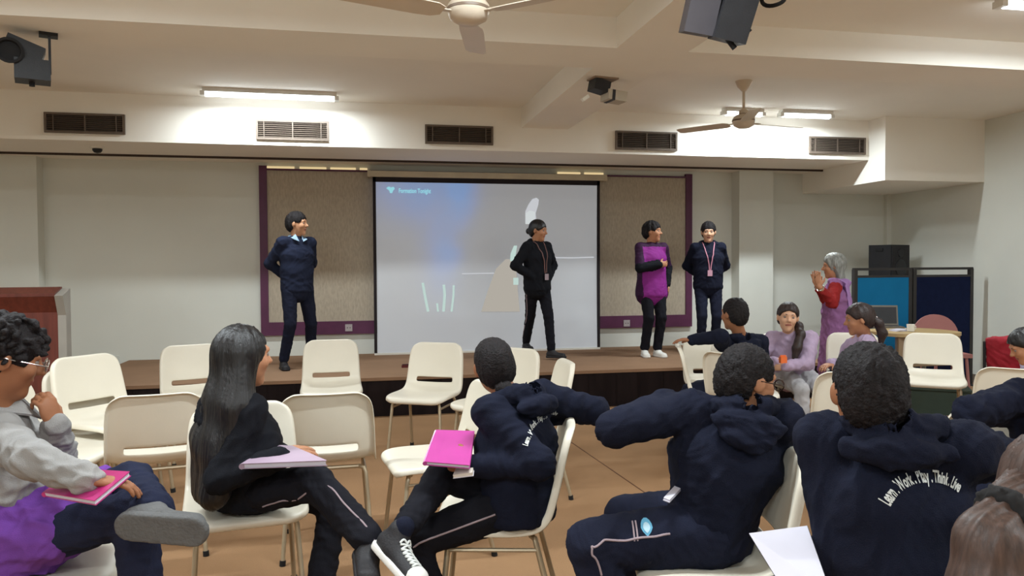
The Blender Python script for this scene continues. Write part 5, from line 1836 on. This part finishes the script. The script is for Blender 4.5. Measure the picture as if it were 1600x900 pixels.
# pen
a, b = on_z(1260, 738, 0.012), on_z(1263, 768, 0.012)
a = Vector((a.x, a.y, 0.0065)); b = Vector((b.x, b.y, 0.0065)); dv = (b - a).normalized(); b = a + dv * 0.15
pen = empty('pen', (a + b) / 2, 0, 'white pen with dark cap lying on the floor beside the chair back', 'pen')
c = pen.location
build('barrel', tube(nb(), [a - c + dv * 0.05, b - c], 0.006, 10), M_WHITEP, pen, smooth=True)
build('cap', tube(nb(), [a - c, a - c + dv * 0.052], 0.0065, 10), mat('dark_cap', (62, 54, 70), 0.4), pen, smooth=True)

# ------------------------------------------------------------------ boards, speaker, table at the right
M_FRAME = mat('dark_board_frame', (48, 46, 46), 0.5)
def board(px0, px1, pyt, pyrail, Y, zb, m, label):
    a, b = on_y(px0, pyt, Y), on_y(px1, pyt, Y)
    zt, zr = a.z, on_y(px0, pyrail, Y).z
    cx, w = (a.x + b.x) / 2, b.x - a.x
    r = empty('display_board', (cx, Y, 0), 0, label, 'display board', 'display boards by the right wall')
    build('felt_panel', boxmm(nb(), (-w / 2, -0.02, zb), (w / 2, 0.02, zt)), m, r, bevel=0.004)
    for sx in (-1, 1):
        build('post', boxmm(nb(), (sx * (w / 2 + 0.02) - 0.02, -0.025, 0.02), (sx * (w / 2 + 0.02) + 0.02, 0.025, zr)), M_FRAME, r, bevel=0.004)
        build('foot', boxmm(nb(), (sx * (w / 2 + 0.02) - 0.02, -0.22, 0), (sx * (w / 2 + 0.02) + 0.02, 0.22, 0.02)), M_FRAME, r, bevel=0.004)
    build('top_rail', boxmm(nb(), (-w / 2 - 0.04, -0.018, zr - 0.012), (w / 2 + 0.04, 0.018, zr + 0.015)), M_FRAME, r, bevel=0.003)
    build('panel_top_bar', boxmm(nb(), (-w / 2, -0.024, zt), (w / 2, 0.024, zt + 0.025)), M_FRAME, r, bevel=0.003)
    build('bottom_rail', boxmm(nb(), (-w / 2, -0.018, zb - 0.03), (w / 2, 0.018, zb)), M_FRAME, r, bevel=0.003)
    return r
M_BLUEF = mat('bright_blue_felt', (30, 120, 172), 0.95, 0.06, 4, 0.3, 300, spec=0.1)
M_NAVYF = mat('navy_felt', (24, 32, 62), 0.95, 0.12, 20, 0.3, 300, spec=0.1)
board(1338, 1418, 434, 421, 7.45, 0.12, M_BLUEF, 'bright blue felt display board behind the table')
board(1430, 1514, 433, 420, 7.45, 0.12, M_NAVYF, 'dark navy felt display board next to the right wall')

def speaker_box(r, w, d, h, z0):
    build('cabinet', boxmm(nb(), (-w / 2, -d / 2, z0), (w / 2, d / 2, z0 + h)), M_BLACK, r, bevel=0.015, seg=3)
    build('grille', boxmm(nb(), (-w / 2 + 0.02, -d / 2 - 0.008, z0 + 0.02), (w / 2 - 0.02, -d / 2, z0 + h - 0.02)), mat('speaker_grille', (38, 36, 38), 0.7, 0.3, 60, 0.6, 300), r, bevel=0.006)
    for zz, rr in ((0.33, 0.105), (0.76, 0.055)):
        bm = nb()
        lathe(bm, [(rr, 0), (rr, 0.008), (rr * 0.85, 0.012), (rr * 0.3, 0.006), (0, 0.008)], 20, Matrix.Translation((0, -d / 2 - 0.007, z0 + h * zz)) @ Matrix.Rotation(PI / 2, 4, 'X'))
        build('driver_ring', bm, M_BLACK, r, smooth=True)
    for sx in (-1, 1):
        build('handle', boxmm(nb(), (sx * w / 2 - 0.012, -0.05, z0 + h * 0.82), (sx * w / 2 + 0.014, 0.05, z0 + h * 0.90)), M_RUBBER, r, bevel=0.006)
c0 = on_y(1389, 405, 8.45)
sp = empty('loudspeaker', (c0.x, 8.45, 0), math.radians(18), 'black loudspeaker on a stand behind the display boards', 'loudspeaker')
zb = on_y(1389, 436, 8.45).z
speaker_box(sp, 0.37, 0.30, on_y(1389, 383, 8.45).z - zb, zb)
build('stand_pole', tube(nb(), [(0, 0, 0.35), (0, 0, zb)], 0.018, 10), M_BLACK, sp, smooth=True)
for k in range(3):
    a = k * 2 * PI / 3 + 0.5
    build('stand_leg', tube(nb(), [(0, 0, 0.62), (0.25 * math.cos(a), 0.25 * math.sin(a), 0.012)], 0.011, 8), M_BLACK, sp, smooth=True)

# table with rounded ends
tcn = on_z(1424, 517, 0.73)
M_TBL = mat('table_laminate', (178, 152, 108), 0.45, 0.08, 6)
tb = empty('table', (tcn.x, tcn.y, 0), 0, 'wooden table with curved edge and brown apron before the display boards', 'table')
bm = nb()
pts = []
for i in range(28):
    a = 2 * PI * i / 28
    ca, sa = math.cos(a), math.sin(a)
    pts.append((0.40 * abs(ca) ** 0.55 * (1 if ca >= 0 else -1), 0.33 * abs(sa) ** 0.7 * (1 if sa >= 0 else -1), 0.70))
prism(bm, pts, (0, 0, 0.03))
build('table_top', bm, M_TBL, tb, bevel=0.004)
build('apron', boxmm(nb(), (-0.33, -0.245, 0.42), (0.33, -0.22, 0.70)), mat('apron_brown', (140, 118, 92), 0.6), tb, bevel=0.004)
for sx in (-1, 1):
    for sy in (-1, 1):
        build('leg', tube(nb(), [(sx * 0.31, sy * 0.20, 0.0), (sx * 0.31, sy * 0.20, 0.70)], 0.02, 10), M_GREY, tb, smooth=True)
# laptop on the table, seen from behind
lp = on_z(1386, 512, 0.731)
lap = empty('laptop', (lp.x, lp.y + 0.02, 0.731), math.radians(-22), 'grey laptop standing open on the table before the blue board', 'laptop')
M_LAP = mat('laptop_grey', (104, 98, 88), 0.4, 0.05, metal=0.3)
build('base', boxmm(nb(), (-0.15, -0.10, 0), (0.15, 0.11, 0.016)), M_LAP, lap, bevel=0.004)
build('lid', box(nb(), (0, 0.125, 0.115), (0.30, 0.008, 0.21), Matrix.Rotation(-0.18, 3, 'X')), M_LAP, lap, bevel=0.004)
build('keyboard', boxmm(nb(), (-0.13, -0.01, 0.016), (0.13, 0.09, 0.018)), M_BLACK, lap)
build('screen', box(nb(), (0, 0.1195, 0.118), (0.27, 0.002, 0.17), Matrix.Rotation(-0.18, 3, 'X')), M_BLACK, lap)
# things on the table
p0 = on_z(1405, 517, 0.731)
root, q, n = flat_thing('paper_sheet', [p0 + Vector((-0.09, -0.06, 0)), p0 + Vector((0.10, -0.05, 0)), p0 + Vector((0.09, 0.07, 0)), p0 + Vector((-0.08, 0.06, 0))], 0, M_PAPER, 'white papers lying on the table beside the laptop', 'papers')
build('lower_sheet', prism(nb(), q, n * 0.004), M_PAPER, root)
build('upper_sheet', prism(nb(), [Matrix.Rotation(0.3, 3, 'Z') @ x * 0.9 + n * 0.0045 for x in q], n * 0.012), M_PAPER, root)
p0 = on_z(1423, 518, 0.731)
cup = empty('cup', p0, 0, 'small white cup on the table', 'cup')
build('cup_body', lathe(nb(), [(0.022, 0), (0.032, 0.005), (0.036, 0.07), (0.033, 0.07), (0.028, 0.01), (0, 0.01)], 18), M_WHITEP, cup, smooth=True)
build('handle', tube(nb(), [(0.034, 0, 0.055), (0.055, 0, 0.05), (0.055, 0, 0.025), (0.031, 0, 0.018)], 0.004, 8), M_WHITEP, cup, smooth=True)

# chair with rounded pinkish back behind the table
M_PINKCH = mat('dusty_pink_plastic', (168, 112, 108), 0.45, 0.04)
pcx = P(1476, 512, 7.95)
ch = empty('plastic_chair', (pcx.x, pcx.y, 0), math.radians(165), 'dusty pink plastic chair with rounded back behind the table', 'chair')
bm = nb()
pts = [(0.24 * math.cos(a), -0.20 - 0.03 * math.sin(a), 0.56 + 0.28 * max(math.sin(a), 0) ** 0.8) for a in np.linspace(0, PI, 17)]
prism(bm, pts + [(-0.21, -0.18, 0.46), (0.21, -0.18, 0.46)], (0, 0.02, 0))
build('backrest', bm, M_PINKCH, ch, bevel=0.005)
build('seat', boxmm(nb(), (-0.19, -0.20, 0.42), (0.19, 0.18, 0.46)), M_PINKCH, ch, bevel=0.015, seg=3)
for sx in (-1, 1):
    for sy in (-1, 1):
        build('leg', tube(nb(), [(sx * 0.15, sy * 0.14, 0.42), (sx * 0.17, sy * 0.17, 0)], 0.016, 8), M_PINKCH, ch, smooth=True)

# red upholstered chair at the right
M_REDUP = mat('red_upholstery', (150, 24, 40), 0.7, 0.12, 8, 0.3, 200)
rc = P(1590, 560, 6.3)
ch = empty('armchair', (rc.x + 0.05, rc.y, 0), math.radians(-60), 'red upholstered chair against the right wall', 'chair')
F = Field(0.012)
F.etube((0, -0.20, 0.52), (0, -0.27, 0.76), (1, 0, 0), (0.21, 0.045), (0.20, 0.04), 0.02)
v, q = F.solve(); v = folds(v, q, 0.01, 0.12, 3)
link('backrest', np_mesh('backrest', v, q), M_REDUP, ch)
F = Field(0.012)
F.etube((0, -0.16, 0.44), (0, 0.20, 0.44), (1, 0, 0), (0.22, 0.05), (0.22, 0.05), 0.02)
v, q = F.solve()
link('seat', np_mesh('seat', v, q), M_REDUP, ch)
for sx in (-1, 1):
    build('side_frame', tube(nb(), [(sx * 0.23, 0.20, 0.0), (sx * 0.23, 0.18, 0.40), (sx * 0.23, -0.18, 0.40), (sx * 0.23, -0.24, 0.0)], 0.014, 8), M_BLACK, ch, smooth=True)
    build('back_post', tube(nb(), [(sx * 0.22, -0.19, 0.40), (sx * 0.20, -0.27, 0.74)], 0.012, 8), M_BLACK, ch, smooth=True)

# dark green crate under the empty chair
gp = on_z(1452, 640, 0.0)
cr = empty('crate', (gp.x + 0.0, gp.y - 0.12, 0), math.radians(-35), 'dark green crate on the floor below the empty chair facing us', 'crate')
M_GRN = mat('dark_green_plastic', (52, 66, 56), 0.6)
build('base', boxmm(nb(), (-0.24, -0.16, 0), (0.24, 0.16, 0.02)), M_GRN, cr, bevel=0.004)
for s_ in (-1, 1):
    build('side', boxmm(nb(), (-0.24, s_ * 0.15 - 0.01, 0.02), (0.24, s_ * 0.15 + 0.01, 0.22)), M_GRN, cr, bevel=0.004)
    build('end', boxmm(nb(), (s_ * 0.23 - 0.01, -0.14, 0.02), (s_ * 0.23 + 0.01, 0.14, 0.22)), M_GRN, cr, bevel=0.004)
build('rim', boxmm(nb(), (-0.25, -0.17, 0.22), (0.25, 0.17, 0.235)), M_GRN, cr, bevel=0.004)

# ------------------------------------------------------------------ ceiling fans
M_FAN = mat('fan_enamel', (206, 192, 172), 0.35, 0.03)
def fan(p, zhub, angles, label, blade=0.60):
    r = empty('ceiling_fan', (p.x, p.y, zhub), 0, label, 'fan', 'ceiling fans')
    top = CZ - zhub
    build('motor', lathe(nb(), [(0.03, 0.075), (0.075, 0.06), (0.098, 0.03), (0.098, 0.0), (0.085, -0.03), (0.05, -0.05), (0, -0.055)], 28), M_FAN, r, smooth=True)
    build('motor_band', lathe(nb(), [(0.0985, 0.02), (0.1005, 0.018), (0.1005, 0.008), (0.0985, 0.006)], 28), mat('fan_band', (124, 106, 90), 0.4), r, smooth=True)
    build('down_rod', tube(nb(), [(0, 0, 0.06), (0, 0, top)], 0.012, 12), M_FAN, r, smooth=True)
    build('canopy', lathe(nb(), [(0.02, top - 0.09), (0.055, top - 0.05), (0.075, top), (0, top)], 24), M_FAN, r, smooth=True)
    build('lower_cup', lathe(nb(), [(0.014, 0.12), (0.04, 0.10), (0.045, 0.075), (0, 0.07)], 20), M_FAN, r, smooth=True)
    for a in angles:
        a = math.radians(a)
        M = Matrix.Rotation(-a + PI / 2, 3, 'Z')
        bm = nb()
        box(bm, M @ Vector((0.125, 0, -0.005)), (0.10, 0.03, 0.005), M)
        arm_ = build('blade_arm', bm, M_FAN, r, bevel=0.002)
        bm = nb()
        tilt = Matrix.Rotation(math.radians(11), 3, 'X')
        out = []
        for x, w in ((0.13, 0.035), (0.17, 0.058), (0.25, 0.062), (blade, 0.056), (blade + 0.03, 0.040)):
            out.append((x, w))
        lp_ = [Vector((x, w, 0)) for x, w in out] + [Vector((x, -w, 0)) for x, w in out[::-1]]
        prism(bm, [M @ (tilt @ v + Vector((0, 0, -0.012))) for v in lp_], M @ Vector((0, 0, 0.004)))
        build('blade', bm, M_FAN, r)
    return r
hub = P(732, 20, 3.55)
fan(hub, hub.z, (12, 132, 252), 'near ceiling fan at the top of the view with one blade towards the stage')
hub = P(1162, 191, 6.8)
fan(hub, hub.z, (80, 200, 320), 'far ceiling fan hanging before the short tube lights')

# ------------------------------------------------------------------ black fittings under the ceiling
def rotm(rx, ry, rz):
    return Matrix.Rotation(rz, 3, 'Z') @ Matrix.Rotation(ry, 3, 'Y') @ Matrix.Rotation(rx, 3, 'X')
sc_ = P(40, 96, 4.6)
sl_ = empty('stage_spotlight', (sc_.x, sc_.y, sc_.z), math.radians(20), 'black stage spotlight hanging from the beam at the upper left', 'spotlight')
bm = nb()
box(bm, (-0.01, 0, 0.05), (0.20, 0.16, 0.12), rotm(0, 0.35, 0))
build('lamp_housing', bm, M_BLACK, sl_, bevel=0.012)
build('lower_housing', box(nb(), (0.035, -0.01, -0.06), (0.185, 0.17, 0.12)), M_BLACK, sl_, bevel=0.01)
bm = nb()
lathe(bm, [(0.07, 0), (0.075, 0.03), (0.06, 0.03), (0.055, 0.005), (0, 0.005)], 20, Matrix.Translation((-0.08, -0.085, 0.03)) @ Matrix.Rotation(PI / 2, 4, 'X'))
build('lens_ring', bm, M_RUBBER, sl_, smooth=True)
build('knob', tube(nb(), [(0.03, 0, -0.12), (0.03, 0, -0.145)], 0.016, 10), M_RUBBER, sl_, smooth=True)
build('side_knob', tube(nb(), [(-0.12, 0, 0.03), (-0.155, 0, 0.03)], 0.012, 10), M_RUBBER, sl_, smooth=True)
bm = nb()
boxmm(bm, (0.118, -0.02, -0.06), (0.132, 0.02, 2.8 - sc_.z))
build('yoke', bm, M_BLACK, sl_, bevel=0.003)
build('clamp', boxmm(nb(), (0.07, -0.04, 2.8 - sc_.z - 0.02), (0.17, 0.04, 2.8 - sc_.z)), M_BLACK, sl_, bevel=0.004)

sc_ = P(1126, 6, 3.4)
sl_ = empty('stage_spotlight', (sc_.x, sc_.y, sc_.z), math.radians(-12), 'large black double spotlight cut by the top edge right of the near fan', 'spotlight')
R1 = rotm(0.25, -0.22, 0)
build('barn_door', box(nb(), (-0.07, 0.03, 0.03), (0.13, 0.16, 0.30), rotm(0.25, 0.18, 0)), mat('dark_grey_metal', (66, 62, 66), 0.5), sl_, bevel=0.008)
build('lamp_housing', box(nb(), (0.065, -0.02, -0.02), (0.14, 0.18, 0.30), rotm(0.25, 0.25, 0)), M_BLACK, sl_, bevel=0.008)
build('knob', tube(nb(), [(0.02, -0.03, -0.16), (0.055, -0.03, -0.205)], 0.012, 10), M_RUBBER, sl_, smooth=True)
build('side_knob', tube(nb(), [(0.10, -0.02, -0.10), (0.125, -0.02, -0.13)], 0.010, 10), M_RUBBER, sl_, smooth=True)
build('yoke', tube(nb(), [(0.0, 0.0, 0.12), (0.0, 0.0, CZ - sc_.z)], 0.014, 10), M_BLACK, sl_, smooth=True)
bm = nb()
cc = P(1208, -4, 3.4) - sc_
cc = Matrix.Rotation(math.radians(12), 3, 'Z') @ cc
tube(bm, [cc + Vector((0.05 * math.cos(t), 0.015 * math.sin(2 * t), 0.036 * math.sin(t))) for t in np.linspace(0, 2 * PI, 25)], 0.009, 8, cap=False)
tube(bm, [cc + Vector((-0.05, 0, 0)), Vector((0.08, 0, 0.1))], 0.007, 8)
build('cable_loop', bm, M_RUBBER, sl_, smooth=True)

# projector under the long beam
pj = P(940, 143, 5.85)
pr_ = empty('projector', pj, math.radians(10), 'small ceiling projector with dark bracket below the long beam', 'projector')
build('bracket', box(nb(), (-0.02, 0, 0.035), (0.13, 0.12, 0.085), rotm(0, 0.2, 0)), M_BLACK, pr_, bevel=0.012)
build('ceiling_plate', boxmm(nb(), (-0.09, -0.07, 2.8 - pj.z - 0.012), (0.11, 0.07, 2.8 - pj.z)), mat('plate_tan', (150, 128, 108), 0.6), pr_, bevel=0.003)
build('stem', tube(nb(), [(0, 0, 0.06), (0, 0, 2.8 - pj.z)], 0.012, 8), M_BLACK, pr_, smooth=True)
build('body', box(nb(), (0.10, -0.01, -0.035), (0.16, 0.13, 0.075), rotm(0, 0.08, 0)), mat('projector_grey', (178, 168, 150), 0.45), pr_, bevel=0.014, seg=3)
build('lens', tube(nb(), [(0.175, -0.02, -0.04), (0.195, -0.02, -0.042)], 0.028, 14), M_BLACK, pr_, smooth=True)
build('body_band', box(nb(), (0.065, -0.01, -0.034), (0.025, 0.134, 0.079), rotm(0, 0.08, 0)), M_BLACK, pr_, bevel=0.006)
build('cable_cover', box(nb(), (-0.14, 0, -0.06), (0.06, 0.03, 0.025), rotm(0, -0.6, 0)), M_WHITEP, pr_, bevel=0.006)

# dome camera under the bulkhead
dm = on_z(152, 229, BZ)
d_ = empty('dome_camera', dm, 0, 'small dome camera under the bulkhead at the left', 'camera')
build('ring', lathe(nb(), [(0.065, 0), (0.065, -0.018), (0.05, -0.022), (0, -0.022)], 24), M_WHITEP, d_, smooth=True)
build('dome', lathe(nb(), [(0.045, -0.02), (0.043, -0.04), (0.03, -0.058), (0, -0.066)], 20), M_BLACK, d_, smooth=True)
